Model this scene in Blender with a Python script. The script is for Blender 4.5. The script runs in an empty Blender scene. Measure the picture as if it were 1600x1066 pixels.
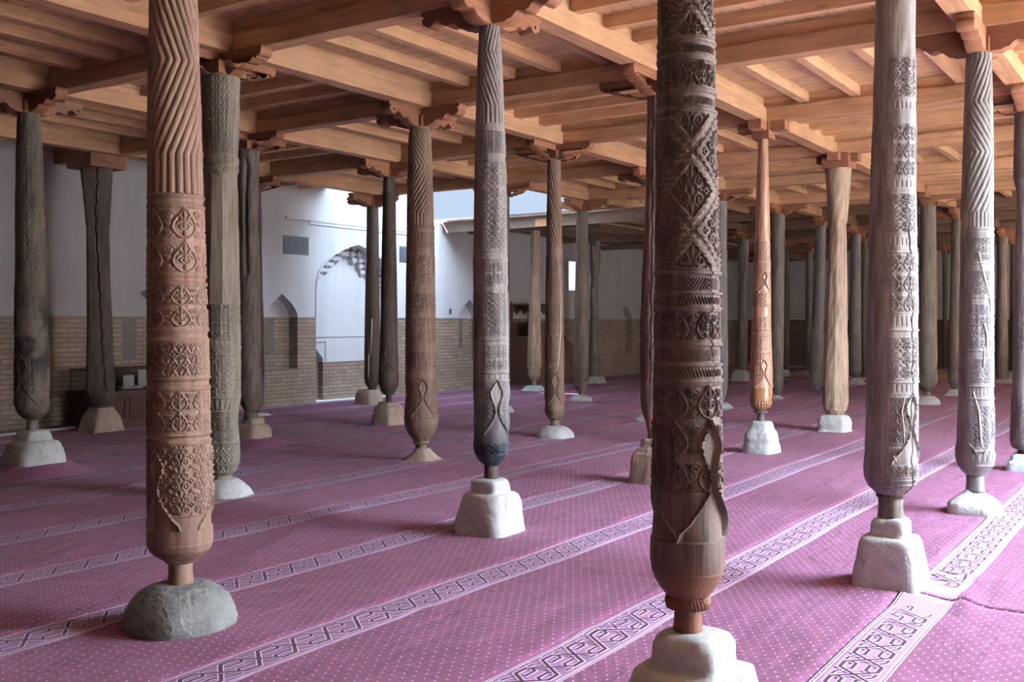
import bpy, bmesh, math, random
import numpy as np
from mathutils import Vector, Matrix, noise
random.seed(7); rng = np.random.default_rng(7)
SC = bpy.context.scene; COL = SC.collection

# ------------------------------------------------------------------ camera, sky, light, exposure
CAMH = 1.6; F = 1600.0; HZ = 504.0            # eye height, focal length and horizon row in a 1600x1066 frame
cam = bpy.data.cameras.new('camera'); cam.lens = 36.0; cam.sensor_width = 36.0
cam.shift_y = -(533 - HZ) / 1600.0; cam.clip_end = 300
co = bpy.data.objects.new('camera', cam); COL.objects.link(co)
co.location = (0, 0, CAMH); co.rotation_euler = (math.pi / 2, 0, 0); SC.camera = co

wd = bpy.data.worlds.new('sky'); SC.world = wd; wd.use_nodes = True
wb = wd.node_tree.nodes['Background']
wb.inputs[0].default_value = (0.62, 0.77, 1.0, 1); wb.inputs[1].default_value = 0.96
def sun(name, e, angle, d, color):
    l = bpy.data.lights.new(name, 'SUN'); l.energy = e; l.angle = math.radians(angle); l.color = color
    o = bpy.data.objects.new(name, l); COL.objects.link(o); o.rotation_euler = Vector(d).to_track_quat('-Z', 'Y').to_euler(); o.location = (0, 0, 20)
    return o
sun('sun', 300.0, 2, (.829 * .52 + .559 * .16, -.559 * .52 + .829 * .16, -.84), (0.88, 0.94, 1.0))      # from beyond the left wall, over the roof, down into the right-hand court
def fill_lamp(name, x, y, z, sx, sy, power, rz, tilt=0.0):
    l = bpy.data.lights.new(name, 'AREA'); l.shape = 'RECTANGLE'; l.size = sx; l.size_y = sy; l.energy = power; l.color = (.62, .80, 1.0)
    o = bpy.data.objects.new(name, l); COL.objects.link(o); o.location = (x, y, z); o.rotation_euler = (tilt, 0, rz)
_g = lambda i, j: (-.16 + 2.87 * (.559 * i + .829 * j), 7.73 + 2.87 * (.829 * i - .559 * j))
fill_lamp('added_fill_lamp_right_court', *_g(1.05, 3.2), 5.6, 5.4, 6.6, 9500, math.radians(56))  # added area lamp above the roof opening, strengthens cool light from the right
fill_lamp('added_fill_lamp_left_court', *_g(3.7, -2.7), 9.0, 3.6, 4.4, 200, math.radians(56))  # added lamp over the left opening, on top of the plain sky
fill_lamp('added_fill_lamp_left_wall', *_g(3.7, -1.55), 6.9, 5.0, 3.6, 1150, math.radians(56), math.radians(62))  # added tilted lamp, unseen above the roof, to brighten the arched wall
vs = SC.view_settings; vs.view_transform = 'Standard'; vs.look = 'None'; vs.gamma = 1; vs.use_curve_mapping = False
vs.exposure = -0.06
SC.cycles.max_bounces = 10; SC.cycles.diffuse_bounces = 4; SC.cycles.glossy_bounces = 3
SC.cycles.sample_clamp_indirect = 6.0

# ------------------------------------------------------------------ grid of the hall
S = 2.87; UA = math.radians(56.0)
U = Vector((math.cos(UA), math.sin(UA), 0)); W = Vector((math.sin(UA), -math.cos(UA), 0)); P0 = Vector((-0.16, 7.73, 0))
def G(i, j, z=0.0): return P0 + U * (i * S) + W * (j * S) + Vector((0, 0, z))
def AB(a, b, z=0.0): return P0 + U * a - W * b + Vector((0, 0, z))     # metres along U and along -W
def pxX(px, Y): return (px - 800.0) * Y / F
def pyZ(py, Y): return CAMH - (py - HZ) * Y / F
ZC, ZB, ZJ, ZD = 3.83, 4.03, 4.21, 4.33       # column top, beam bottom, beam top, deck underside

# ------------------------------------------------------------------ object helpers
def tag(o, label=None, cat=None, group=None, kind=None):
    if label: o['label'] = label
    if cat: o['category'] = cat
    if group: o['group'] = group
    o['kind'] = kind or 'thing'
    return o
def empty(name, loc, rz=0.0):
    o = bpy.data.objects.new(name, None); COL.objects.link(o); o.location = loc; o.rotation_euler = (0, 0, rz); o.empty_display_size = .2
    return o
def link(name, me, mat, parent=None, loc=None, rz=0.0, smooth=False):
    o = bpy.data.objects.new(name, me); COL.objects.link(o)
    if mat is not None:
        for m in (mat if isinstance(mat, (list, tuple)) else [mat]): me.materials.append(m)
    if parent: o.parent = parent
    if loc is not None: o.location = loc
    o.rotation_euler = (0, 0, rz)
    if smooth: me.polygons.foreach_set('use_smooth', [True] * len(me.polygons))
    return o
def mesh_np(name, co, faces):
    """co Nx3, faces Mx4"""
    me = bpy.data.meshes.new(name); n = len(co); m = len(faces)
    me.vertices.add(n); me.vertices.foreach_set('co', np.asarray(co, np.float32).ravel())
    me.loops.add(m * 4); me.loops.foreach_set('vertex_index', np.asarray(faces, np.int32).ravel())
    me.polygons.add(m); me.polygons.foreach_set('loop_start', np.arange(0, m * 4, 4, dtype=np.int32))
    me.update(calc_edges=True); me.validate(); return me
class MB:
    """collects boxes, prisms and tubes, then becomes ONE mesh"""
    def __init__(s): s.v = []; s.f = []; s.m = []
    def add(s, v, f, mi=0):
        n = len(s.v); s.v += [tuple(p) for p in v]; s.f += [[k + n for k in q] for q in f]; s.m += [mi] * len(f)
    def box(s, x0, x1, y0, y1, z0, z1, mi=0, tx=0.0, ty=0.0):
        v = [(x0, y0, z0), (x1, y0, z0), (x1, y1, z0), (x0, y1, z0), (x0 + tx, y0 + ty, z1), (x1 - tx, y0 + ty, z1), (x1 - tx, y1 - ty, z1), (x0 + tx, y1 - ty, z1)]
        s.add(v, [(3, 2, 1, 0), (4, 5, 6, 7), (0, 1, 5, 4), (1, 2, 6, 5), (2, 3, 7, 6), (3, 0, 4, 7)], mi)
    def prism(s, pts, d0, d1, fn, mi=0):
        """polygon of (p,q) extruded from d0 to d1; fn(p,q,d)->xyz"""
        n = len(pts); v = [fn(p, q, d0) for p, q in pts] + [fn(p, q, d1) for p, q in pts]
        s.add(v, [list(range(n))[::-1], list(range(n, 2 * n))] + [(k, (k + 1) % n, (k + 1) % n + n, k + n) for k in range(n)], mi)
    def tube(s, path, r, sides=8, mi=0):
        P = [Vector(p) for p in path]; rr = r if isinstance(r, (list, tuple)) else [r] * len(P); rings = []
        for k, p in enumerate(P):
            t = (P[min(k + 1, len(P) - 1)] - P[max(k - 1, 0)]).normalized()
            up = Vector((0, 0, 1)) if abs(t.z) < .9 else Vector((1, 0, 0)); a = t.cross(up).normalized(); b = t.cross(a)
            rings.append([p + (a * math.cos(q) + b * math.sin(q)) * rr[k] for q in [2 * math.pi * h / sides for h in range(sides)]])
        v = [q for ring in rings for q in ring]; f = []
        for k in range(len(P) - 1):
            for h in range(sides):
                f.append((k * sides + h, k * sides + (h + 1) % sides, (k + 1) * sides + (h + 1) % sides, (k + 1) * sides + h))
        f.append(list(range(sides))); f.append(list(range((len(P) - 1) * sides, len(P) * sides))[::-1]); s.add(v, f, mi)
    def mesh(s, name, origin=None):
        me = bpy.data.meshes.new(name); v = s.v
        if origin is not None: v = [(p[0] - origin[0], p[1] - origin[1], p[2] - origin[2]) for p in v]
        me.from_pydata(v, [], s.f)
        if any(s.m): me.polygons.foreach_set('material_index', s.m)
        bm = bmesh.new(); bm.from_mesh(me); bmesh.ops.recalc_face_normals(bm, faces=bm.faces); bm.to_mesh(me); bm.free()
        return me
def bevel(o, w=.006, seg=2):
    m = o.modifiers.new('bevel', 'BEVEL'); m.width = w; m.segments = seg; m.limit_method = 'ANGLE'; return o

# ------------------------------------------------------------------ materials
def srgb(r, g, b):
    f = lambda c: (c / 255) / 12.92 if c / 255 <= .04045 else ((c / 255 + .055) / 1.055) ** 2.4
    return (f(r), f(g), f(b), 1)
class NT:
    def __init__(s, name):
        s.m = bpy.data.materials.new(name); s.m.use_nodes = True; s.t = s.m.node_tree; s.b = s.t.nodes['Principled BSDF']
    def n(s, typ, **kw):
        x = s.t.nodes.new(typ)
        for k, v in kw.items():
            if k.startswith('i_'):
                key = k[2:]; key = int(key) if key.isdigit() else key.replace('_', ' ')
                if isinstance(v, bpy.types.NodeSocket): s.t.links.new(v, x.inputs[key])
                else: x.inputs[key].default_value = v
            else: setattr(x, k, v)
        return x
    def l(s, a, b): s.t.links.new(a, b)
    def math(s, op, a, b=None, c=None):
        x = s.t.nodes.new('ShaderNodeMath'); x.operation = op
        for k, v in enumerate((a, b, c)):
            if v is None: continue
            if isinstance(v, bpy.types.NodeSocket): s.l(v, x.inputs[k])
            else: x.inputs[k].default_value = v
        return x.outputs[0]
    def coord(s, scale=(1, 1, 1), which='Object'):
        tc = s.n('ShaderNodeTexCoord'); mp = s.n('ShaderNodeMapping'); s.l(tc.outputs[which], mp.inputs[0]); mp.inputs['Scale'].default_value = scale
        return mp.outputs[0]
    def noise(s, vec, scale, detail=4, rough=.55, dist=0):
        x = s.n('ShaderNodeTexNoise', i_Scale=scale, i_Detail=detail, i_Roughness=rough, i_Distortion=dist); s.l(vec, x.inputs['Vector']); return x.outputs['Fac']
    def ramp(s, fac, stops):
        x = s.n('ShaderNodeValToRGB'); e = x.color_ramp.elements
        while len(e) < len(stops): e.new(.5)
        for k, (p, c) in enumerate(stops):
            e[k].position = p; e[k].color = c if len(c) == 4 else (*c, 1)
        s.l(fac, x.inputs[0]); return x.outputs[0]
    def mix(s, fac, a, b, typ='MIX'):
        x = s.t.nodes.new('ShaderNodeMix'); x.data_type = 'RGBA'; x.blend_type = typ
        for k, v in ((0, fac), (6, a), (7, b)):
            if isinstance(v, bpy.types.NodeSocket): s.l(v, x.inputs[k])
            else: x.inputs[k].default_value = v
        return x.outputs[2]
    def bump(s, h, strength, dist=.01, normal=None):
        x = s.n('ShaderNodeBump', i_Strength=strength, i_Distance=dist); s.l(h, x.inputs['Height'])
        if normal is not None: s.l(normal, x.inputs['Normal'])
        s.l(x.outputs[0], s.b.inputs['Normal']); return x.outputs[0]
    def done(s, col, rough=.7, spec=.3):
        if isinstance(col, bpy.types.NodeSocket): s.l(col, s.b.inputs['Base Color'])
        else: s.b.inputs['Base Color'].default_value = col
        s.b.inputs['Roughness'].default_value = rough; s.b.inputs['Specular IOR Level'].default_value = spec
        return s.m
def sc(c, k): return (c[0] * k, c[1] * k, c[2] * k, 1)

def wood_board(name, c, var=.35, rough=.6, dark=.35):
    """sawn timber, grain along local x, tone differs from piece to piece"""
    t = NT(name); v = t.coord((1, 1, 1)); oi = t.n('ShaderNodeObjectInfo')
    off = t.n('ShaderNodeVectorMath', operation='ADD'); t.l(v, off.inputs[0])
    cx = t.n('ShaderNodeCombineXYZ'); t.l(t.math('MULTIPLY', oi.outputs['Random'], 37.0), cx.inputs[0]); t.l(t.math('MULTIPLY', oi.outputs['Random'], 11.0), cx.inputs[2]); t.l(cx.outputs[0], off.inputs[1])
    mp = t.n('ShaderNodeMapping'); t.l(off.outputs[0], mp.inputs[0]); mp.inputs['Scale'].default_value = (.9, 14, 14)
    g = t.noise(mp.outputs[0], 1.6, 6, .6, .6); big = t.noise(off.outputs[0], 1.7, 3, .6)
    mk = t.n('ShaderNodeMapping'); t.l(off.outputs[0], mk.inputs[0]); mk.inputs['Scale'].default_value = (2.2, 9, 9)
    vo = t.n('ShaderNodeTexVoronoi', i_Scale=.75); t.l(mk.outputs[0], vo.inputs['Vector'])
    knot = t.ramp(vo.outputs['Distance'], [(.02, (.25, .25, .25)), (.13, (1, 1, 1))])
    col = t.ramp(g, [(.28, sc(c, 1 - dark)), (.5, sc(c, 1.0)), (.75, sc(c, 1.22))])
    col = t.mix(.75, col, t.ramp(big, [(.3, (.62, .58, .56)), (.65, (1, 1, 1))]), 'MULTIPLY')
    col = t.mix(.5, col, knot, 'MULTIPLY')
    tone = t.math('MULTIPLY_ADD', oi.outputs['Random'], var, 1 - var / 2)
    tc = t.n('ShaderNodeCombineXYZ'); [t.l(tone, tc.inputs[k]) for k in range(3)]
    col = t.mix(1.0, col, tc.outputs[0], 'MULTIPLY')
    t.bump(g, .35, .006); return t.done(col, rough, .25)
M = {}
M['pine'] = wood_board('pine_timber', srgb(212, 172, 134))
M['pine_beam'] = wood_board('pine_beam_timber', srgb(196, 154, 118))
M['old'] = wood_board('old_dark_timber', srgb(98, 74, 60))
M['bracket'] = wood_board('carved_bracket_timber', srgb(128, 86, 64))
M['eave'] = wood_board('weathered_grey_timber', srgb(135, 118, 108))

def deck_mat():
    t = NT('ceiling_boarding'); v = t.coord()
    mp = t.n('ShaderNodeMapping'); t.l(v, mp.inputs[0]); p = mp.outputs[0]
    sp = t.n('ShaderNodeSeparateXYZ'); t.l(p, sp.inputs[0]); x = t.math('DIVIDE', sp.outputs[0], S); y = t.math('DIVIDE', sp.outputs[1], S)
    par = t.math('MODULO', t.math('ADD', t.math('ADD', t.math('FLOOR', x), t.math('FLOOR', y)), 100.0), 2.0)   # 0: boards one way, 1: the other
    q = t.n('ShaderNodeMix', data_type='FLOAT'); t.l(par, q.inputs[0]); t.l(sp.outputs[0], q.inputs[2]); t.l(sp.outputs[1], q.inputs[3])
    f = t.math('FRACT', t.math('DIVIDE', q.outputs[0], .19)); gap = t.math('LESS_THAN', f, .05)
    idx = t.math('FLOOR', t.math('DIVIDE', q.outputs[0], .19)); wn = t.n('ShaderNodeTexWhiteNoise', noise_dimensions='1D'); t.l(idx, wn.inputs['W'])
    n = t.noise(p, 3.5, 6, .6, .4); c = srgb(214, 178, 140)
    col = t.ramp(n, [(.25, sc(c, .7)), (.7, sc(c, 1.15))]); col = t.mix(.35, col, t.ramp(wn.outputs[0], [(0, (.5, .5, .5)), (1, (1, 1, 1))]), 'MULTIPLY')
    col = t.mix(gap, col, sc(c, .25)); t.bump(t.math('SUBTRACT', n, gap), .4, .01); return t.done(col, .65, .2)
M['deck'] = deck_mat()

def col_mat(name, c, c2=None, grain=1.0, stain=.4, rough=.62, spec=.3, low=None, lowz=(0.5, 1.3), patch=None, coat=0.0):
    """column wood: vertical grain, blotches; low = colour the shaft blends to towards its foot"""
    t = NT(name); v = t.coord(); c2 = sc(c2 or sc(c, .55), .6); c = sc(c, .70)
    mp = t.n('ShaderNodeMapping'); t.l(v, mp.inputs[0]); mp.inputs['Scale'].default_value = (9, 9, .8)
    g = t.noise(mp.outputs[0], 3.2, 7, .65, .5); big = t.noise(v, 2.3, 4, .6); fine = t.noise(v, 60, 4, .6)
    col = t.ramp(g, [(.3, c2), (.55, c), (.8, sc(c, 1.25))])
    col = t.mix(stain, col, t.ramp(big, [(.35, (.35, .33, .33)), (.62, (1, 1, 1))]), 'MULTIPLY')
    if low:
        sp = t.n('ShaderNodeSeparateXYZ'); t.l(v, sp.inputs[0])
        z = t.math('ADD', sp.outputs[2], t.math('MULTIPLY', t.math('SUBTRACT', big, .5), 1.2))
        mr = t.n('ShaderNodeMapRange', i_1=lowz[0], i_2=lowz[1], i_3=1.0, i_4=0.0); t.l(z, mr.inputs[0])
        col = t.mix(mr.outputs[0], col, low)
    if patch:                                              # (colour, z centre, half height)
        sp = t.n('ShaderNodeSeparateXYZ'); t.l(v, sp.inputs[0]); d = t.math('ABSOLUTE', t.math('SUBTRACT', sp.outputs[2], patch[1]))
        mr = t.n('ShaderNodeMapRange', i_1=patch[2] * .5, i_2=patch[2], i_3=1.0, i_4=0.0); t.l(d, mr.inputs[0])
        bb = t.ramp(t.noise(v, 5.0, 4, .6), [(.42, (0, 0, 0)), (.55, (1, 1, 1))])
        col = t.mix(t.math('MULTIPLY', mr.outputs[0], bb), col, patch[0])
    h = t.math('ADD', g, t.math('MULTIPLY', fine, .35)); t.bump(h, .7 * grain, .008)
    m = t.done(col, rough, spec)
    if coat: t.b.inputs['Coat Weight'].default_value = coat; t.b.inputs['Coat Roughness'].default_value = .15
    return m
def stone_mat(name, c, rough_b=.6, blotch=.3):
    t = NT(name); v = t.coord(); a = t.noise(v, 3.5, 6, .65); b = t.noise(v, 28, 5, .7); d = t.noise(v, 9, 3, .5, 1.2)
    col = t.ramp(a, [(.3, sc(c, 1 - blotch)), (.6, c), (.85, sc(c, 1.12))])
    pits = t.ramp(d, [(.30, (.45, .42, .4)), (.38, (1, 1, 1))]); col = t.mix(.6, col, pits, 'MULTIPLY')
    t.bump(t.math('ADD', t.math('MULTIPLY', b, .35), t.math('ADD', d, a)), rough_b, .02); return t.done(col, .85, .2)
M['stone_white'] = stone_mat('whitewashed_stone', srgb(196, 196, 194))
M['stone_grey'] = stone_mat('grey_rough_stone', srgb(128, 130, 128), 1.0, .45)
M['stone_tan'] = stone_mat('tan_plastered_stone', srgb(176, 158, 144), .8)
M['stone_blue'] = stone_mat('pale_blue_stone', srgb(180, 190, 198), .4)  # stone tinted pale blue
M['filler'] = NT('pale_crack_filler').done(srgb(226, 204, 184), .7)

def plaster_mat():
    t = NT('white_plaster'); v = t.coord(); a = t.noise(v, .7, 5, .6); b = t.noise(v, 14, 5, .6); c = srgb(210, 210, 212)
    mp = t.n('ShaderNodeMapping'); t.l(v, mp.inputs[0]); mp.inputs['Scale'].default_value = (2.2, 2.2, .25); s_ = t.noise(mp.outputs[0], 1.5, 3, .5)
    col = t.ramp(a, [(.3, sc(c, .88)), (.7, c)]); col = t.mix(.3, col, t.ramp(s_, [(.3, (.72, .72, .74)), (.6, (1, 1, 1))]), 'MULTIPLY')
    t.bump(t.math('ADD', b, t.math('MULTIPLY', a, 2)), .25, .02); return t.done(col, .9, .15)
M['plaster'] = plaster_mat()
def brick_mat(name='buff_brick', c=srgb(150, 133, 120)):
    t = NT(name); tc = t.n('ShaderNodeTexCoord'); mp = t.n('ShaderNodeMapping'); t.l(tc.outputs['Object'], mp.inputs[0])
    sp = t.n('ShaderNodeSeparateXYZ'); t.l(mp.outputs[0], sp.inputs[0]); cb = t.n('ShaderNodeCombineXYZ')
    t.l(t.math('ADD', sp.outputs[0], sp.outputs[1]), cb.inputs[0]); t.l(sp.outputs[2], cb.inputs[1])
    br = t.n('ShaderNodeTexBrick', i_Scale=1.0); t.l(cb.outputs[0], br.inputs['Vector'])
    for k, v in (('Color1', sc(c, 1.1)), ('Color2', sc(c, .78)), ('Mortar', sc(c, .62)), ('Mortar Size', .011), ('Mortar Smooth', .3), ('Bias', -.1), ('Brick Width', .27), ('Row Height', .0755)):
        br.inputs[k].default_value = v
    a = t.noise(t.coord(), 1.6, 5, .6); col = t.mix(.5, br.outputs[0], t.ramp(a, [(.3, (.6, .58, .56)), (.65, (1, 1, 1))]), 'MULTIPLY')
    h = t.math('SUBTRACT', t.math('MULTIPLY', t.noise(t.coord(), 40, 3), .25), br.outputs['Fac']); t.bump(h, .6, .012); return t.done(col, .9, .15)
M['brick'] = brick_mat(); M['brick_dim'] = brick_mat('darkened_brick', srgb(96, 80, 70))  # second brick coloured darker: dim light at the back wall, less bounce elsewhere
M['recess'] = stone_mat('bare_grey_render', srgb(112, 104, 100), .3)
M['vent'] = stone_mat('dusty_grey_metal', srgb(104, 110, 118), .2)
M['dark_wood'] = wood_board('dark_carved_joinery', srgb(74, 50, 42), .2)
M['minbar'] = wood_board('brown_joinery', srgb(92, 68, 58), .2)
def flat(name, c, rough=.6, **kw):
    t = NT(name); n = t.noise(t.coord(), 20, 3); m = t.done(t.ramp(n, [(.3, sc(c, .9)), (.7, c)]), rough); return m
M['paper'] = flat('white_paper', srgb(222, 222, 224)); M['cover'] = flat('brown_book_cover', srgb(90, 70, 62)); M['steel'] = flat('white_enamel_strip', srgb(216, 216, 222), .35)
def glass():
    t = NT('clear_glass'); t.b.inputs['Transmission Weight'].default_value = 1.0; t.b.inputs['Roughness'].default_value = .02; t.b.inputs['IOR'].default_value = 1.05
    return t.done((.9, .95, .95, 1), .02, .5)
M['glass'] = glass()
def lit():
    t = NT('daylit_window_pane'); t.b.inputs['Emission Color'].default_value = (.92, .95, 1, 1); t.b.inputs['Emission Strength'].default_value = 2.0; return t.done((.9, .9, .9, 1), .4)
M['lit'] = lit()
def paving():
    t = NT('pale_stone_paving'); v = t.coord(); mp = t.n('ShaderNodeMapping'); t.l(v, mp.inputs[0])
    br = t.n('ShaderNodeTexBrick', i_Scale=1.0); t.l(mp.outputs[0], br.inputs['Vector']); c = srgb(226, 208, 188)
    for k, q in (('Color1', c), ('Color2', sc(c, .9)), ('Mortar', sc(c, .6)), ('Mortar Size', .008), ('Brick Width', .3), ('Row Height', .3)): br.inputs[k].default_value = q
    br.offset = 0; return t.done(br.outputs[0], .8, .2)
M['paving'] = paving()

SPX, SPY, BW = 1.19, 0.775, 0.145              # runner pitch, offset of the border, half border width
def carpet_mat():
    t = NT('maroon_prayer_carpet'); v = t.coord(which='Object'); mp = t.n('ShaderNodeMapping'); t.l(v, mp.inputs[0]); p = mp.outputs[0]
    sp = t.n('ShaderNodeSeparateXYZ'); t.l(p, sp.inputs[0]); x = sp.outputs[0]; y = sp.outputs[1]
    pit = .10; rh = .0295; ry = t.math('DIVIDE', y, rh); row = t.math('FLOOR', ry)
    xs = t.math('ADD', t.math('DIVIDE', x, pit), t.math('MULTIPLY', t.math('MODULO', t.math('ADD', row, 1000.0), 2.0), .5))
    dx = t.math('MULTIPLY', t.math('SUBTRACT', t.math('FRACT', xs), .5), pit); dy = t.math('MULTIPLY', t.math('SUBTRACT', t.math('FRACT', ry), .5), rh)
    d = t.math('SQRT', t.math('ADD', t.math('MULTIPLY', dx, dx), t.math('MULTIPLY', dy, dy)))
    dot = t.n('ShaderNodeMapRange', i_1=.0036, i_2=.0056, i_3=1.0, i_4=0.0); t.l(d, dot.inputs[0])
    a = t.noise(p, 1.3, 5, .6); b = t.noise(p, 9, 5, .65, .6); f = t.noise(p, 420, 2, .5)
    c = srgb(116, 68, 98)
    col = t.ramp(t.math('MULTIPLY_ADD', b, .55, t.math('MULTIPLY', a, .45)), [(.36, sc(c, .84)), (.52, c), (.68, sc(c, 1.22))])
    br = t.ramp(t.noise(p, 5.5, 6, .75, 1.5), [(.60, (0, 0, 0)), (.78, (1, 1, 1))]); col = t.mix(t.math('MULTIPLY', br, .28), col, srgb(158, 108, 144))
    col = t.mix(dot.outputs[0], col, srgb(226, 196, 222))
    mp2 = t.n('ShaderNodeMapping'); t.l(p, mp2.inputs[0]); mp2.inputs['Rotation'].default_value = (0, 0, .5); mp2.inputs['Scale'].default_value = (1.0, 3.4, 1)
    w = t.noise(mp2.outputs[0], 1.5, 4, .5, .4)
    h = t.math('ADD', t.math('MULTIPLY', w, 1.0), t.math('ADD', t.math('MULTIPLY', b, .16), t.math('MULTIPLY', f, .03)))
    t.bump(h, .8, .07); m = t.done(col, .82, .25)
    t.b.inputs['Sheen Weight'].default_value = .10; t.b.inputs['Sheen Roughness'].default_value = .45; t.b.inputs['Sheen Tint'].default_value = srgb(255, 214, 232)
    return m
M['carpet'] = carpet_mat()
M['yarn_light'] = flat('pale_pink_yarn', srgb(244, 216, 240), .85); M['yarn_dark'] = flat('dark_plum_yarn', srgb(66, 24, 60), .85)
M['yarn_field'] = flat('dusty_plum_border_ground', srgb(166, 122, 160), .85)

for k_ in ('yarn_light', 'yarn_dark', 'yarn_field'):
    b_ = M[k_].node_tree.nodes['Principled BSDF']; b_.inputs['Sheen Weight'].default_value = .08; b_.inputs['Sheen Roughness'].default_value = .45; b_.inputs['Sheen Tint'].default_value = (1, .7, .85, 1)

# ------------------------------------------------------------------ carved relief tiles (height 0..1)
def spiral(cx, cy, r0, r1, a0, turns, n=70):
    t = np.linspace(0, 1, n); r = r0 + (r1 - r0) * t ** .8; a = a0 + turns * 2 * math.pi * t
    return np.stack([cx + r * np.cos(a), cy + r * np.sin(a)], 1)
def curve(pts, n=40):
    p = np.array(pts, float); k = len(p); t = np.linspace(0, k - 1, n); out = []
    for q in t:
        i = min(int(q), k - 2); f = q - i; p0 = p[max(i - 1, 0)]; p1 = p[i]; p2 = p[i + 1]; p3 = p[min(i + 2, k - 1)]
        out.append(.5 * ((2 * p1) + (-p0 + p2) * f + (2 * p0 - 5 * p1 + 4 * p2 - p3) * f * f + (-p0 + 3 * p1 - 3 * p2 + p3) * f ** 3))
    return np.array(out)
def tile(strokes, N=150, mirror=True):
    g = (np.arange(N) + .5) / N; X, Y = np.meshgrid(g, g, indexing='xy'); H = np.zeros((N, N), np.float32)
    for pts, w in strokes:
        allp = [pts]
        if mirror: allp.append(np.stack([1 - pts[:, 0], pts[:, 1]], 1))
        for P in allp:
            for sh in (-1, 0, 1):
                Q = P + np.array([sh, 0])
                if Q[:, 0].max() < -w or Q[:, 0].min() > 1 + w: continue
                d2 = np.full((N, N), 9., np.float32)
                for q in Q: np.minimum(d2, (X - q[0]) ** 2 + (Y - q[1]) ** 2, out=d2)
                d = np.sqrt(d2); h = np.clip((w - d) / .014, 0, 1) * (1 - .35 * np.clip((w * .35 - d) / .012, 0, 1)); H = np.maximum(H, h)
    return H
T = {}
T['scroll'] = tile([(spiral(.26, .28, .19, .03, -1.2, 1.5), .030), (spiral(.25, .74, .18, .03, 1.4, -1.45), .030), (curve([(.5, .0), (.47, .2), (.30, .5), (.47, .8), (.5, 1.)]), .026),
                    (curve([(0, .42), (.08, .5), (0, .58)]), .035), (curve([(.5, .42), (.5, .58)], 14), .055), (curve([(.44, .13), (.5, .06)], 8), .04), (curve([(.06, .04), (.02, .10)], 8), .045),
                    (curve([(.42, .36), (.36, .44)], 8), .035), (curve([(.40, .63), (.47, .69)], 8), .035), (curve([(.12, .95), (.3, .96)], 10), .03), (curve([(.1, .5), (.22, .52)], 8), .028)])
T['palm'] = tile([(curve([(.5, .04), (.3, .14), (.16, .36), (.24, .6), (.5, .96)]), .03), (spiral(.42, .42, .15, .03, 2.8, -1.3), .028), (curve([(.5, .55), (.5, .85)], 20), .045),
                  (spiral(.06, .72, .14, .03, .5, 1.3), .028), (spiral(.05, .2, .12, .02, -.3, -1.2), .028), (curve([(.5, .16), (.5, .24)], 8), .05), (curve([(.36, .7), (.42, .62)], 8), .04), (curve([(0, .45), (.06, .5)], 8), .045)])
T['net'] = tile([(curve([(0, 0), (.25, .12), (.5, .5), (.75, .88), (1, 1)]), .045), (curve([(.5, .0), (.3, .22), (.5, .3)]), .04), (curve([(0, .5), (.16, .62), (0, .8)]), .04), (curve([(.5, .72), (.5, .9)], 8), .06), (curve([(0, .2), (0, .34)], 8), .06)], 96)
T['star'] = tile([(curve([(0, .28), (.28, 0)], 16), .03), (curve([(.28, 0), (.72, .0)], 16), .02), (curve([(0, .72), (.28, 1)], 16), .03), (curve([(0, .28), (0, .72)], 18), .02),
                  (curve([(.28, .28), (.72, .28), (.72, .72), (.28, .72), (.28, .28)], 50), .02), (curve([(0, .5), (.28, .5)], 12), .02), (curve([(.5, 0), (.5, .28)], 12), .02), (curve([(.5, .72), (.5, 1)], 12), .02), (curve([(.42, .5), (.58, .5)], 6), .06)], 110)
def samp(k, x, y):
    t = T[k]; N = t.shape[0]; fx = (x % 1) * N - .5; fy = (y % 1) * N - .5; i0 = np.floor(fx).astype(int); j0 = np.floor(fy).astype(int); a = fx - i0; b = fy - j0
    g = lambda i, j: t[j % N, i % N]
    return (g(i0, j0) * (1 - a) + g(i0 + 1, j0) * a) * (1 - b) + (g(i0, j0 + 1) * (1 - a) + g(i0 + 1, j0 + 1) * a) * b
def tri(x): return np.abs((x % 1) - .5) * 2
def sst(a, b, x): q = np.clip((x - a) / (b - a), 0, 1); return q * q * (3 - 2 * q)
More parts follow.
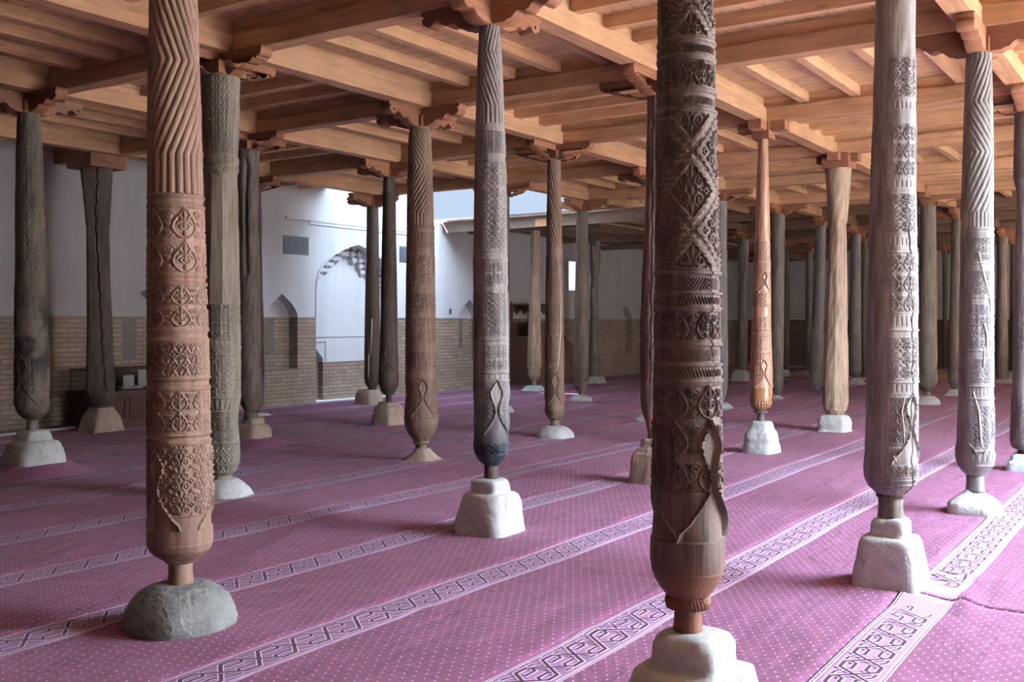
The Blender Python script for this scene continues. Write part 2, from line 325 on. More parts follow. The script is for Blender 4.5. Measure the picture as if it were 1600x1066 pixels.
def band(kind, th, t, hgt, R, par):
    """th angle, t 0..1 up inside the band, hgt band height in m, R radius; returns height in units of the carving depth"""
    x = th / (2 * math.pi); C = 2 * math.pi * R; edge = np.minimum(t, 1 - t) * hgt; fr = sst(.004, .010, edge)
    if kind == 'ring': return np.full_like(th, .0) + .9 * np.sin(np.clip(t, 0, 1) * math.pi) ** .5
    if kind in ('scroll', 'palm', 'net', 'star'):
        n = max(3, round(C / (par or .16))); m = max(1, round(hgt * n / C)); h = samp(kind, x * n, t * m)
        return (h * fr + (1 - fr)) * 1.0 - .6
    if kind == 'lattice':
        n = max(3, round(C / (par or .24))); m = max(1, round(hgt * n / C * .75)); u = x * n; v = t * m
        d = np.minimum(np.abs(((u + v) % 1) - .5), np.abs(((u - v) % 1) - .5)); st = sst(.17, .14, d); gr = sst(.035, .06, np.abs(d - .0)) * .35 + .65
        bead = .8 + .2 * np.cos(2 * math.pi * v * 14); h = samp('scroll', u * 2.0 + .5, v * 2.0 + .5)
        h = np.maximum(h * .75, st * gr * bead * 1.4); return (h * fr + (1 - fr)) - .6
    if kind == 'herring':
        n = max(4, round(C / (par or .13))); k = tri(x * n); return -.25 + .3 * np.cos(2 * math.pi * (k * 5 + t * hgt / .009 * .5)) * fr
    if kind == 'xherring':
        n = max(4, round(C / (par or .16))); k = tri(x * n); q = np.abs(t - .5) * 2; return -.25 + .32 * np.cos(2 * math.pi * (k * 5 + q * 3)) * fr
    if kind == 'rope': return .1 + .5 * np.cos(2 * math.pi * (x * (par or 44) + t * 1.2)) * fr
    if kind == 'vl':
        n = round(C / .03); return -.2 - .5 * sst(.55, .8, tri(x * n)) * fr
    if kind == 'flute_v':
        n = par or 24; return -1.1 * (1 - np.abs(np.sin(math.pi * x * n)) ** .6)
    if kind == 'tooth':
        n = round(C / .045); return -.5 + .5 * (tri(x * n) > t) * fr
    if kind == 'dip': return np.full_like(th, -.5) * fr
    return np.zeros_like(th)
OG = np.array([(0, 0), (.06, .07), (.18, .17), (.26, .15), (.42, .055), (.5, .045), (.62, .10), (.74, .22), (.84, .33), (.93, .46), (1., .5)])   # half width of the tulip motif from tip downwards
def ogee(th, z, zt, zb, n, ph, R):
    """carved tulip-shaped cut repeated n times round the column; returns (mask of smooth inside, rim height)"""
    t = (zt - z) / (zt - zb); per = 2 * math.pi / n; d = np.abs(((th - ph + per / 2) % per) - per / 2) * R
    hw = np.interp(t, OG[:, 0], OG[:, 1]) * (zt - zb) * .62; inside = (t > 0) & (t < 1) & (d < hw); rim = np.exp(-((d - hw) / .006) ** 2) * (t > -.02) * (t < 1.0)
    return inside, rim, t
def build_column(sp):
    """sp: dict with i,j,foot px, outline rows (y,xl,xr), bands, etc.; makes the Empty and its parts"""
    i, j = sp['g']; Y = sp.get('Y') or G(i, j).y; rows = sp['rows']
    z = np.array([pyZ(r[0], Y) for r in rows]); rad = np.array([(r[2] - r[1]) / 2 * Y / F for r in rows]); cx = np.array([((r[1] + r[2]) / 2 - 800) * Y / F for r in rows])
    o = np.argsort(z); z, rad, cx = z[o], rad[o], cx[o]
    kk = np.polyfit(z, cx, 1); ax = lambda q: kk[0] * q + kk[1]; X0 = float(ax(0)); depth = sp.get('d', .008) * 1.35
    nth, nz = sp.get('res', (96, 260)); zlo = z[0]; zhi = max(sp.get('ztop', ZC), z[0] + 1)
    if zhi > z[-1]: z = np.append(z, zhi); rad = np.append(rad, rad[-1] * .97)
    zz = np.unique(np.concatenate([np.linspace(zlo, zhi, nz), zlo + np.array([.004, .010, .018])])); r = np.interp(zz, z, rad)
    ker = max(1, int(.035 / ((zhi - zlo) / nz))); pad = np.pad(r, ker, mode='edge'); sm = np.convolve(pad, np.ones(2 * ker + 1) / (2 * ker + 1), 'same')[ker:-ker]; r = np.where(zz < zlo + .10, r, sm)
    th = np.linspace(-math.pi, math.pi, nth, endpoint=False); TH, ZZ = np.meshgrid(th, zz); RR = np.repeat(r[:, None], nth, 1)
    H = np.zeros_like(TH); carved = np.zeros_like(TH)
    for (y0, y1, kind, *par) in sp.get('bands', []):
        zt, zb = pyZ(y0, Y), pyZ(y1, Y); par = par[0] if par else None; sel = (zz <= zt) & (zz >= zb)
        if not sel.any(): continue
        t = (ZZ[sel] - zb) / (zt - zb)
        if kind == 'zig':                                       # chevron flutes; par = (n, [(y, phase)...])
            n, kp = par; ky = np.array([pyZ(a, Y) for a, b in kp]); kb = np.array([b for a, b in kp]); o2 = np.argsort(ky)
            ph = np.interp(ZZ[sel], ky[o2], kb[o2]); h = -1.7 * (1 - np.abs(np.sin(math.pi * (TH[sel] / (2 * math.pi) * n + ph))) ** .5)
        else: h = band(kind, TH[sel], t, zt - zb, float(np.mean(r[sel])), par)
        H[sel] = h
    if 'og' in sp:
        for (y0, y1, n, ph) in sp['og']:
            ins, rim, t = ogee(TH, ZZ, pyZ(y0, Y), pyZ(y1, Y), n, math.radians(ph), float(np.interp(pyZ((y0 + y1) / 2, Y), zz, r)))
            H = np.where(ins, -1.5 + .5 * t, H); H = H + 1.4 * rim
    if 'worn' in sp:                                            # carving rubbed flat on one side (angle range, amount)
        a0, a1, am = sp['worn']; H = H * (1 - am * (1 - sst(math.radians(a0), math.radians(a1), TH)) * (TH < 2.2))
    wob = sp.get('wob', .002)
    q1 = np.sin(TH * 2 + ZZ * 1.7 + i) + .6 * np.sin(TH * 3 - ZZ * 3.1 + j * 2) + .4 * np.sin(TH * 5 + ZZ * 7.3) + .3 * np.sin(TH * 9 - ZZ * 17)
    D = H * depth + q1 * wob
    for (pts, wd_, dp) in sp.get('cracks', []):                 # long drying cracks: (y, angle)
        py_ = np.array([pyZ(a, Y) for a, b in pts]); pa = np.array([math.radians(b) for a, b in pts]); o2 = np.argsort(py_)
        a = np.interp(ZZ, py_[o2], pa[o2]) + .05 * np.sin(ZZ * 23) + .03 * np.sin(ZZ * 61); dd = np.abs(TH - a) * RR; ok = (ZZ > py_.min()) & (ZZ < py_.max())
        D -= dp * np.exp(-(dd / wd_) ** 2) * ok
    for (y_, ang, sy, sa, dp) in sp.get('dents', []):
        D += dp * np.exp(-((ZZ - pyZ(y_, Y)) / sy) ** 2 - ((TH - math.radians(ang)) / math.radians(sa)) ** 2)
    pol = sp.get('poly')
    if pol:                                                     # faceted section between two rows
        n, ya, yb, am = pol; sel = ((ZZ <= pyZ(ya, Y)) & (ZZ >= pyZ(yb, Y))); loc = ((TH + math.pi / 9) % (2 * math.pi / n)) - math.pi / n
        RR = np.where(sel, RR * (1 + am * (math.cos(math.pi / n) / np.cos(loc) * 1.04 - 1)), RR)
    Rf = RR + D; PX = (np.interp(zz, zz, ax(zz) - X0))[:, None] + Rf * np.sin(TH); PY = -Rf * np.cos(TH)
    V = np.stack([PX, PY, ZZ], -1)
    root = empty(sp.get('name', 'carved_column'), (X0, Y, 0)); tag(root, sp['label'], 'column', sp.get('group'))
    zb = pyZ(sp['bulb'], Y) if 'bulb' in sp else None
    def part(name, k0, k1, capb, capt):
        n = k1 - k0; v = V[k0:k1].reshape(-1, 3); a = np.arange(n - 1)[:, None] * nth; b = np.arange(nth)[None]; c = (b + 1) % nth
        f = np.stack([a + b, a + c, a + nth + c, a + nth + b], -1).reshape(-1, 4); me_v = v
        extra = []
        if capb: me_v = np.vstack([me_v, V[k0].mean(0)]); ci = len(me_v) - 1; e = np.arange(0, nth, 2); extra.append(np.stack([np.full(len(e), ci), (e + 2) % nth, (e + 1) % nth, e], -1))
        if capt: me_v = np.vstack([me_v, V[k1 - 1].mean(0)]); ci = len(me_v) - 1; e = np.arange(0, nth, 2); bs = (n - 1) * nth; extra.append(np.stack([np.full(len(e), ci), bs + e, bs + (e + 1) % nth, bs + (e + 2) % nth], -1))
        if extra: f = np.vstack([f] + extra)
        return link(name, mesh_np(name, me_v, f), sp['mat'] if name != 'bulb' or 'bmat' not in sp else sp['bmat'], root, smooth=True)
    if zb:
        kb = int(np.searchsorted(zz, zb)); part('shaft', kb, len(zz), False, True); part('bulb', 0, kb + 1, True, False)
    else: part('shaft', 0, len(zz), True, True)
    # collar and tenon between bulb and stone
    tr = sp.get('tenon'); zs = min(sp['stone_top'], zlo - (.035 if tr else -.004)); fz = zs / sp['stone_top']
    if tr:
        tr = tr / 2 * Y / F; mb = MB(); n = 24; zt = zlo + .01; xo = float(ax(zlo)) - X0; prof = [(zs - .02, tr * 1.12), (zs + .015, tr * 1.05), (zs + (zt - zs) * .5, tr * .98), (zt, tr * 1.03)]
        v = [(xo + q * math.sin(2 * math.pi * k / n), -q * math.cos(2 * math.pi * k / n), h) for h, q in prof for k in range(n)]
        f = [(a * n + k, a * n + (k + 1) % n, (a + 1) * n + (k + 1) % n, (a + 1) * n + k) for a in range(3) for k in range(n)] + [list(range(n))[::-1], [3 * n + k for k in range(n)]]
        mb.add(v, f); link('tenon', mb.mesh('tenon'), sp.get('tmat', sp['mat']), root, smooth=True)
        cr = sp.get('collar')
        if cr:
            cr = cr / 2 * Y / F; mb = MB(); n = 288; hh = sp.get('collar_h', .04); prof = [(-hh / 2, tr), (-hh * .38, cr * .93), (0, cr), (hh * .3, cr * .97), (hh / 2, cr * .8)]; v = []
            for h, q in prof:
                for k in range(n):
                    a = 2 * math.pi * k / n; qq = q + .0035 * math.cos(36 * a + h * 130) * (q > tr * 1.05); v.append((xo + qq * math.sin(a), -qq * math.cos(a), zlo + h + sp.get('collar_z', 0)))
            f = [(a * n + k, a * n + (k + 1) % n, (a + 1) * n + (k + 1) % n, (a + 1) * n + k) for a in range(4) for k in range(n)]
            mb.add(v, f); link('collar', mb.mesh('collar'), sp.get('tmat', sp['mat']), root, smooth=True)
    for path in sp.get('fill', []):                             # pale filler strips pressed in cracks: rows (y, px)
        pts = []
        for a, b in path:
            zq = pyZ(a, Y); rq = float(np.interp(zq, zz, r)); s_ = max(-.97, min(.97, (pxX(b, Y) - float(ax(zq))) / rq)); c_ = math.sqrt(1 - s_ * s_)
            pts.append((float(ax(zq)) - X0 + (rq + .001) * s_, -(rq + .001) * c_, zq))
        fine_ = []
        for a, b in zip(pts[:-1], pts[1:]):
            for k in range(4): fine_.append(Vector(a).lerp(Vector(b), k / 4))
        fine_.append(Vector(pts[-1])); nn = len(fine_); mb = MB(); w = sp.get('fw', .008)
        mb.tube(fine_, [w * (.35 + .65 * math.sin(math.pi * min(1, max(0, (k + .6) / nn))) ** .5) for k in range(nn)], 6)
        link('crack_filler', mb.mesh('crack_filler'), M['filler'], root, smooth=True)['label'] = 'pale filler strip pressed into a crack'
    # top point for the capital
    sp['top'] = Vector((float(ax(zhi)), Y, zhi)); sp['rtop'] = float(r[-1]); sp['foot'] = (X0, Y)
    # stone base
    st = sp['stone']; mat = M[st.get('m', 'stone_white')]; kx = (st['x'] - 800) * Y / F if 'x' in st else X0
    so = link('stone_base', stone_mesh([(a * fz, b) for a, b in st['prof']], st.get('e', 4.5), st.get('rough', .012), st.get('rot', 1), i * 13 + j * 7), mat, None, (kx, Y, 0), UA, True)
    tag(so, st['label'], 'column base', st.get('group')); sp['stone_obj'] = so; sp['srad'] = max(p[1] for p in st['prof']) * 1.2
    return root
def stone_mesh(prof, e, rough, rot, seed):
    """prof rows (z, half width); e superellipse exponent (2 round, 6 square)"""
    n = 72; z = [prof[0][0]]; zz = []; hw = []
    for (z0, h0), (z1, h1) in zip(prof[:-1], prof[1:]):
        k = max(2, int(math.hypot(z1 - z0, h1 - h0) / .018)); zz += [z0 + (z1 - z0) * q / k for q in range(k)]; hw += [h0 + (h1 - h0) * q / k for q in range(k)]
    zz.append(prof[-1][0]); hw.append(prof[-1][1]); v = []
    top = prof[-1]; k = 6
    for q in range(1, k): zz.append(top[0] + .004 * q / k); hw.append(top[1] * (1 - q / k))
    for z_, h in zip(zz, hw):
        for a in range(n):
            t = 2 * math.pi * a / n; c, s_ = math.cos(t), math.sin(t); q = (abs(c) ** e + abs(s_) ** e) ** (-1 / e); x, y = h * q * c, h * q * s_
            p = Vector((x * 5 + seed, y * 5, z_ * 5)); f = noise.noise(p) * 1.3 + noise.noise(p * 2.7) * .6 + noise.noise(p * 7) * .3; L = math.hypot(x, y) + 1e-6; g = min(1, L / .05) * rough * f
            v.append((x + x / L * g, y + y / L * g, z_ + rough * .35 * noise.noise(p * 1.3) * (z_ > .03)))
    m = len(zz); f = [(r * n + a, r * n + (a + 1) % n, (r + 1) * n + (a + 1) % n, (r + 1) * n + a) for r in range(m - 1) for a in range(n)]
    v = [(x, y, max(z_, 0.0)) for x, y, z_ in v]; f.append([(m - 1) * n + a for a in range(n)]); f.append(list(range(n))[::-1])
    me = bpy.data.meshes.new('stone_base'); me.from_pydata(v, [], f); return me

# ------------------------------------------------------------------ the columns, one spec each
LB = lambda nm, **k: col_mat('column_wood_' + nm, **k)
M['c_umber'] = LB('umber', c=srgb(118, 98, 92), c2=srgb(84, 66, 62), stain=.45, low=srgb(120, 80, 64), lowz=(.50, .72))
M['c_red'] = LB('reddish', c=srgb(152, 121, 105), c2=srgb(118, 90, 78), stain=.22, grain=.6)
M['c_grey'] = LB('silver_grey', c=srgb(150, 142, 138), c2=srgb(104, 94, 90), stain=.3, low=srgb(36, 42, 52), lowz=(.5, 1.25))
M['c_pale'] = LB('pale_grey', c=srgb(160, 150, 146), c2=srgb(112, 100, 96), stain=.5)
M['c_slate'] = LB('slate', c=srgb(140, 136, 134), c2=srgb(104, 98, 96), stain=.35)
M['c_brown'] = LB('brown', c=srgb(138, 112, 96), c2=srgb(98, 76, 64), stain=.3)
M['c_beige'] = LB('dusty_beige', c=srgb(146, 136, 122), c2=srgb(110, 98, 86), stain=.3)
M['c_dark'] = LB('dark_brown', c=srgb(90, 76, 68), c2=srgb(56, 46, 42), stain=.4)
M['c_mid'] = LB('grey_brown', c=srgb(120, 108, 100), c2=srgb(82, 71, 65), stain=.4)
M['c_char'] = LB('charred', c=srgb(112, 100, 88), c2=srgb(72, 62, 54), stain=.5, patch=(srgb(34, 30, 30), 1.45, .55))
M['c_orange'] = LB('varnished_orange', c=srgb(180, 138, 110), c2=srgb(156, 112, 86), stain=.1, grain=.5, rough=.38, spec=.5, coat=.15)
M['c_honey'] = LB('glossy_honey', c=srgb(170, 120, 78), c2=srgb(140, 94, 56), stain=.1, grain=.4, rough=.2, spec=.6, coat=.8)
M['c_tan'] = LB('bare_tan', c=srgb(188, 164, 140), c2=srgb(132, 106, 88), stain=.35)
M['c_ash'] = LB('dusty_ash', c=srgb(128, 122, 122), c2=srgb(92, 84, 84), stain=.35)
def stp(top, hws, steps):  # helper: steps = list of (fraction of height, half width)
    return [(top * f, h) for f, h in zip(steps, hws)]
C = []
def add(**k): C.append(k)
GB = 'tall timber columns of the hall'
add(g=(-1, 1), mat=M['c_umber'], label='nearest column, very thick dark umber shaft carved with lattice and scrolls, right of centre', res=(420, 1150), d=.0085, worn=(-70, 5, .55),
    rows=[(0, 1029, 1112.5), (69, 1029, 1115), (175, 1028, 1119), (350, 1025, 1121.5), (430, 1021, 1121.5), (600, 1019, 1124), (700, 1018, 1125), (800, 1017, 1128), (840, 1015.5, 1130.5), (873, 1014.6, 1131.4), (890, 1018, 1130), (903, 1024, 1126), (917, 1034, 1118), (928, 1044, 1111), (931, 1050, 1104)],
    bands=[(-40, 68, 'lattice', .42), (68, 76, 'ring'), (78, 94, 'rope', 60), (94, 101, 'ring'), (101, 145, 'palm', 0.095), (146, 154, 'ring'), (157, 174, 'herring', .10), (175, 183, 'ring'), (183, 424, 'lattice', .40), (425, 432, 'ring'),
           (433, 457, 'herring'), (457, 462, 'ring'), (463, 479, 'rope', 60), (480, 485, 'ring'), (485, 533, 'palm', 0.116), (534, 541, 'ring'), (542, 566, 'xherring'), (567, 572, 'ring'), (573, 589, 'rope', 60), (590, 597, 'ring'), (597, 765, 'palm', 0.136)],
    og=[(655, 838, 3, 34)], bulb=812, tenon=43, collar=70, collar_h=.052, collar_z=-.02, stone_top=.47, wob=.0015,
    cracks=[([(590, 38), (420, 36)], .003, .006)],
    stone=dict(x=1084, prof=[(0, .25), (.16, .235), (.27, .205), (.335, .185), (.35, .134), (.43, .128), (.46, .11), (.474, .08)], e=5, rough=.009, label='pale stone base in two rounded steps under the nearest column, cut by bottom edge'))
add(g=(-1, 0), mat=M['c_red'], label='thick reddish brown carved column with zigzag fluted top on the left', res=(340, 1000), d=.0065,
    rows=[(0, 233.6, 305.5), (100, 233, 309.5), (200, 232.8, 313), (300, 232.8, 316.6), (450, 232.8, 323), (600, 232, 327.5), (700, 231.6, 329), (800, 231.5, 330.5), (846, 231.3, 331.8), (856, 234, 328), (864, 241, 321), (871, 251, 311), (874, 258, 305)],
    bands=[(-60, 306, 'zig', (20, [(-60, 4.8), (101, 0), (245, 5), (306, 5)])), (307, 312, 'ring'), (312, 322, 'dip'), (322, 326, 'ring'), (326, 430, 'palm', 0.184), (431, 434, 'ring'), (434, 442, 'dip'), (442, 446, 'ring'), (446, 512, 'palm', 0.136),
           (513, 518, 'ring'), (518, 529, 'dip'), (529, 534, 'ring'), (534, 587, 'net', 0.061), (588, 592, 'ring'), (592, 603, 'dip'), (603, 607, 'ring'), (607, 673, 'palm', 0.116), (674, 678, 'ring'), (678, 686, 'dip'), (686, 690, 'ring'), (690, 800, 'scroll', 0.116)],
    og=[(700, 822, 3, -26)], bulb=800, tenon=37, collar=48, collar_h=.03, stone_top=.24, worn=(-80, -20, .7), tmat=M['c_red'],
    stone=dict(m='stone_grey', e=2.3, rough=.012, prof=[(0, .262), (.05, .272), (.11, .262), (.16, .235), (.20, .195), (.228, .15), (.24, .11)], label='round grey cracked stone base under the reddish column'))
add(g=(0, 0), mat=M['c_grey'], label='silver grey carved column with chevron top and blue-black lower end, left of centre', res=(300, 860), d=.0055,
    rows=[(45, 748, 781), (100, 744.5, 783.5), (200, 743, 788.5), (300, 742, 791.5), (400, 741.3, 794), (500, 740.5, 796), (600, 739.8, 796), (640, 740, 794.6), (680, 738.6, 795.4), (695, 738, 795.6), (708, 740, 793.5), (718, 746, 788), (727, 756, 779)],
    bands=[(44, 195, 'zig', (18, [(44, 0), (82, 1.6), (168, -3), (195, -3)])), (207, 243, 'net', 0.048), (244, 255, 'dip'), (256, 392, 'scroll', 0.092), (393, 396, 'ring'), (404, 408, 'ring'), (408, 445, 'palm', 0.075), (446, 457, 'dip'), (458, 527, 'scroll', 0.092),
           (528, 532, 'ring'), (536, 541, 'ring'), (541, 578, 'palm', 0.075), (579, 583, 'ring'), (583, 592, 'tooth'), (592, 596, 'ring'), (596, 710, 'scroll', 0.082)],
    og=[(594, 690, 4, 22)], bulb=668, tenon=22, stone_top=.42, worn=(-60, -10, .7), cracks=[([(360, 38), (520, 44)], .002, .005)],
    tmat=M['c_dark'], stone=dict(x=766, prof=[(0, .222), (.12, .21), (.24, .19), (.30, .172), (.318, .155), (.325, .125), (.39, .122), (.412, .11), (.425, .08)], e=5, rough=.011, label='white stepped stone base under the silver grey chevron column'))
add(g=(0, 1), mat=M['c_pale'], label='thick pale grey weathered column with a long vertical crack, on the right', res=(320, 960), d=.0055,
    rows=[(0, 1369, 1426.5), (100, 1369, 1428), (200, 1366, 1429.5), (300, 1362.5, 1430), (400, 1359, 1431.5), (500, 1354.5, 1431.7), (600, 1353.3, 1431.7), (700, 1352, 1431), (735, 1351, 1433), (748, 1353, 1431.5), (760, 1359, 1426), (768, 1367, 1417), (774, 1375, 1409)],
    bands=[(95, 158, 'scroll', 0.082), (163, 177, 'vl'), (198, 280, 'palm', 0.102), (284, 298, 'vl'), (306, 368, 'scroll', 0.082), (372, 388, 'vl'), (396, 490, 'palm', 0.109), (494, 512, 'vl'), (514, 518, 'ring'), (526, 592, 'scroll', 0.088), (594, 597, 'ring'), (597, 612, 'vl'), (618, 690, 'net', 0.054), (694, 700, 'ring'), (700, 742, 'palm', 0.075), (744, 748, 'ring'), (752, 756, 'ring')],
    og=[(612, 722, 3, 30)], bulb=720, tenon=37, collar=43, collar_h=.03, stone_top=.435, worn=(-60, 15, .8), cracks=[([(330, 22), (420, 26), (500, 30), (610, 32), (770, 30)], .004, .016)], wob=.003, fw=.005,
    fill=[[(617, 1399), (640, 1394), (665, 1397), (690, 1398)], [(708, 1382), (716, 1386)]], tmat=M['c_mid'],
    stone=dict(x=1392, prof=[(0, .2), (.1, .193), (.22, .172), (.30, .155), (.322, .142), (.33, .104), (.40, .102), (.425, .092), (.44, .07)], e=6, rough=.008, label='tall trapezoid stone base with stepped top under the cracked pale grey column'))
add(g=(1, 1), mat=M['c_slate'], label='slate grey carved column with chevron fluting and white crack fillings, near the right edge', res=(260, 760), d=.0055,
    rows=[(77, 1510, 1547), (200, 1507, 1550), (300, 1505, 1551), (400, 1503.5, 1551), (500, 1501, 1551.3), (600, 1499.5, 1551), (690, 1496.6, 1550.6), (704, 1493.4, 1553), (716, 1494, 1552.8), (727, 1497.5, 1550), (736, 1504, 1544), (742, 1511, 1537)],
    bands=[(77, 333, 'zig', (16, [(77, 0), (94, 0), (161, 3.3), (240, -2.2), (333, 2.8)])), (333, 356, 'flute_v'), (357, 361, 'ring'), (366, 371, 'ring'), (372, 410, 'palm', 0.068), (411, 414, 'ring'), (424, 462, 'scroll', 0.075), (463, 467, 'ring'), (476, 545, 'palm', 0.088), (546, 549, 'ring'), (560, 600, 'scroll', 0.075), (601, 604, 'ring'), (604, 618, 'vl'), (620, 624, 'ring'), (632, 698, 'scroll', 0.082), (700, 704, 'ring'), (705, 722, 'tooth'), (724, 727, 'ring')],
    og=[(632, 706, 3, 48)], bulb=694, tenon=26, stone_top=.21, worn=(-70, -15, .8), fw=.008,
    fill=[[(396, 1519), (430, 1526), (462, 1535), (478, 1538)], [(505, 1526), (525, 1531), (557, 1531)], [(542, 1527), (572, 1525)], [(611, 1511), (640, 1518), (690, 1521), (696, 1523)], [(702, 1534), (722, 1535)]],
    stone=dict(x=1522, prof=[(0, .196), (.05, .198), (.10, .186), (.15, .13), (.19, .075), (.212, .06)], e=4.5, rough=.012, label='low pyramid-shaped stone base under the slate column with white fillings'))
add(g=(2, 1), mat=M['c_ash'], label='lumpy ash grey column cut off by the right edge of the view', res=(160, 460), d=.005,
    rows=[(150, 1587, 1621), (280, 1585, 1622), (300, 1590, 1617), (400, 1588.5, 1619), (500, 1586, 1621), (600, 1583, 1623), (660, 1581, 1625), (690, 1580, 1626), (700, 1583, 1623), (704, 1592, 1614)],
    bands=[(160, 280, 'scroll', 0.109), (480, 560, 'palm', 0.082), (620, 690, 'scroll', 0.088)], stone_top=.25, tenon=24, tmat=M['c_dark'],
    stone=dict(m='stone_blue', x=1607, prof=[(0, .205), (.09, .2), (.15, .19), (.17, .165), (.23, .155), (.25, .13)], e=6, rough=.006, label='pale blue stone base cut off by the right edge'))
add(g=(1, -1), mat=M['c_brown'], label='brown carved column with herringbone fluted top and a round bulb, standing on a low cone', res=(240, 640), d=.0065,
    rows=[(198, 642, 672), (215, 637.5, 673.5), (300, 635.5, 676.5), (400, 635, 678.5), (500, 634.5, 681), (600, 633.5, 682.5), (618, 634.5, 681.5), (640, 631.3, 684.3), (660, 630.8, 684.8), (672, 634, 682), (682, 641, 675), (690, 648, 668)],
    bands=[(204, 335, 'zig', (20, [(204, 5.8), (262, 0), (335, 7)])), (335, 354, 'flute_v'), (355, 359, 'ring'), (364, 389, 'palm', 0.088), (400, 444, 'scroll', 0.102), (459, 486, 'palm', 0.088), (496, 536, 'scroll', 0.102), (549, 575, 'palm', 0.088), (590, 655, 'net', 0.068)],
    og=[(592, 650, 4, 14)], bulb=620, tenon=17, collar=25, collar_h=.035, collar_z=-.01, stone_top=.165, worn=(-70, -20, .7),
    stone=dict(m='stone_tan', x=661, prof=[(0, .235), (.03, .20), (.08, .145), (.12, .105), (.15, .08), (.165, .07)], e=2.8, rough=.012, label='low cone of cream plaster under the brown herringbone column'))
add(g=(0, -1), mat=M['c_beige'], label='dusty beige faceted column with roped collar and geometric carving, behind the reddish one', res=(220, 620), d=.008,
    rows=[(122, 317, 375.5), (200, 318, 373), (243, 320, 369), (246, 319, 371), (272, 319.5, 371), (274, 322, 368.5), (350, 320, 370), (450, 318, 373), (540, 316, 376), (622, 316, 376), (640, 320, 372), (660, 321, 371), (700, 318, 374), (722, 318, 374), (735, 323, 369), (742, 330, 362)],
    bands=[(123, 243, 'net', 0.068), (246, 259, 'rope', 50), (261, 271, 'rope', 36), (475, 530, 'palm', 0.082), (531, 540, 'tooth'), (541, 544, 'ring'), (545, 620, 'star', 0.129), (622, 640, 'tooth'), (641, 690, 'scroll', 0.088), (690, 736, 'net', 0.095)],
    poly=(9, 274, 476, 1.0), stone_top=.22, tenon=30,
    stone=dict(x=350, prof=[(0, .245), (.04, .238), (.11, .21), (.17, .165), (.205, .13), (.222, .11)], e=2.8, rough=.006, label='smooth domed white base under the beige faceted column'))
add(g=(2, -1), mat=M['c_brown'], label='slender brown column with a long thin pale strip down its shaft, centre', res=(180, 460), d=.0065,
    rows=[(248, 856, 877), (300, 854.5, 877), (350, 853, 877.5), (450, 852, 879), (550, 851.5, 881), (572, 851.5, 881), (582, 852, 881), (600, 852, 881), (630, 850.6, 883.5), (643, 851, 883), (652, 855, 879), (657, 861, 873)],
    bands=[(250, 388, 'zig', (16, [(250, 0), (300, -2), (388, -8)])), (400, 470, 'net', 0.068), (475, 520, 'palm', 0.082), (525, 568, 'net', 0.068), (572, 575, 'ring'), (580, 648, 'scroll', 0.082)],
    og=[(584, 640, 4, 5)], bulb=622, tenon=13, stone_top=.18, fw=.010, fill=[[(382, 870), (420, 874), (470, 876), (520, 875), (560, 872), (578, 870)]],
    stone=dict(prof=[(0, .25), (.03, .262), (.08, .25), (.13, .205), (.165, .15), (.18, .11)], e=2.3, rough=.006, label='smooth grey cushion base under the slender brown column with the pale strip'))
add(g=(1, 0), mat=M['c_umber'], label='rough dark reddish column half hidden just behind the nearest column', res=(160, 420), d=.004, wob=.005,
    rows=[(150, 1012.5, 1040), (300, 1010, 1040), (400, 1005, 1040), (500, 998.5, 1042), (600, 998, 1044), (625, 999, 1045), (645, 1003, 1043), (662, 1010, 1036), (680, 1014, 1033)],
    bands=[(440, 600, 'palm', 0.109)], stone_top=.455, tenon=20, cracks=[([(150, -35), (600, -25)], .006, .018)],
    stone=dict(m='stone_tan', x=1018, prof=[(0, .185), (.12, .178), (.25, .165), (.31, .15), (.33, .128), (.36, .12), (.37, .098), (.44, .09), (.456, .075)], e=6, rough=.012, label='tan carved stone base with stepped top, left half showing beside the nearest column'))
add(g=(2, 0), mat=M['c_orange'], bmat=M['c_honey'], label='new slim orange varnished column with glossy honey bulb on the right', res=(200, 620), d=.006,
    rows=[(217, 1184.5, 1200), (300, 1182, 1202.7), (380, 1180, 1203), (450, 1177, 1203.7), (520, 1175, 1204.4), (580, 1171.8, 1206), (620, 1171, 1206.6), (630, 1171.5, 1206.2), (636, 1174, 1204), (641, 1180, 1198)],
    bands=[(378, 409, 'palm', 0.068), (409, 412, 'ring'), (412, 428, 'net', 0.041), (455, 480, 'net', 0.048), (495, 520, 'palm', 0.061), (521, 523, 'ring'), (524, 549, 'net', 0.054), (550, 552, 'ring'), (553, 590, 'palm', 0.068), (626, 637, 'flute_v', 22)],
    og=[(426, 458, 3, 8), (562, 606, 3, 4)], bulb=606, tenon=11, collar=21, collar_h=.035, collar_z=-.02, stone_top=.395, tmat=M['c_mid'],
    stone=dict(x=1190, prof=[(0, .212), (.10, .20), (.15, .185), (.20, .188), (.27, .17), (.30, .145), (.34, .13), (.385, .11), (.398, .09)], e=3.6, rough=.013, label='rugged whitish stone base under the orange varnished column'))
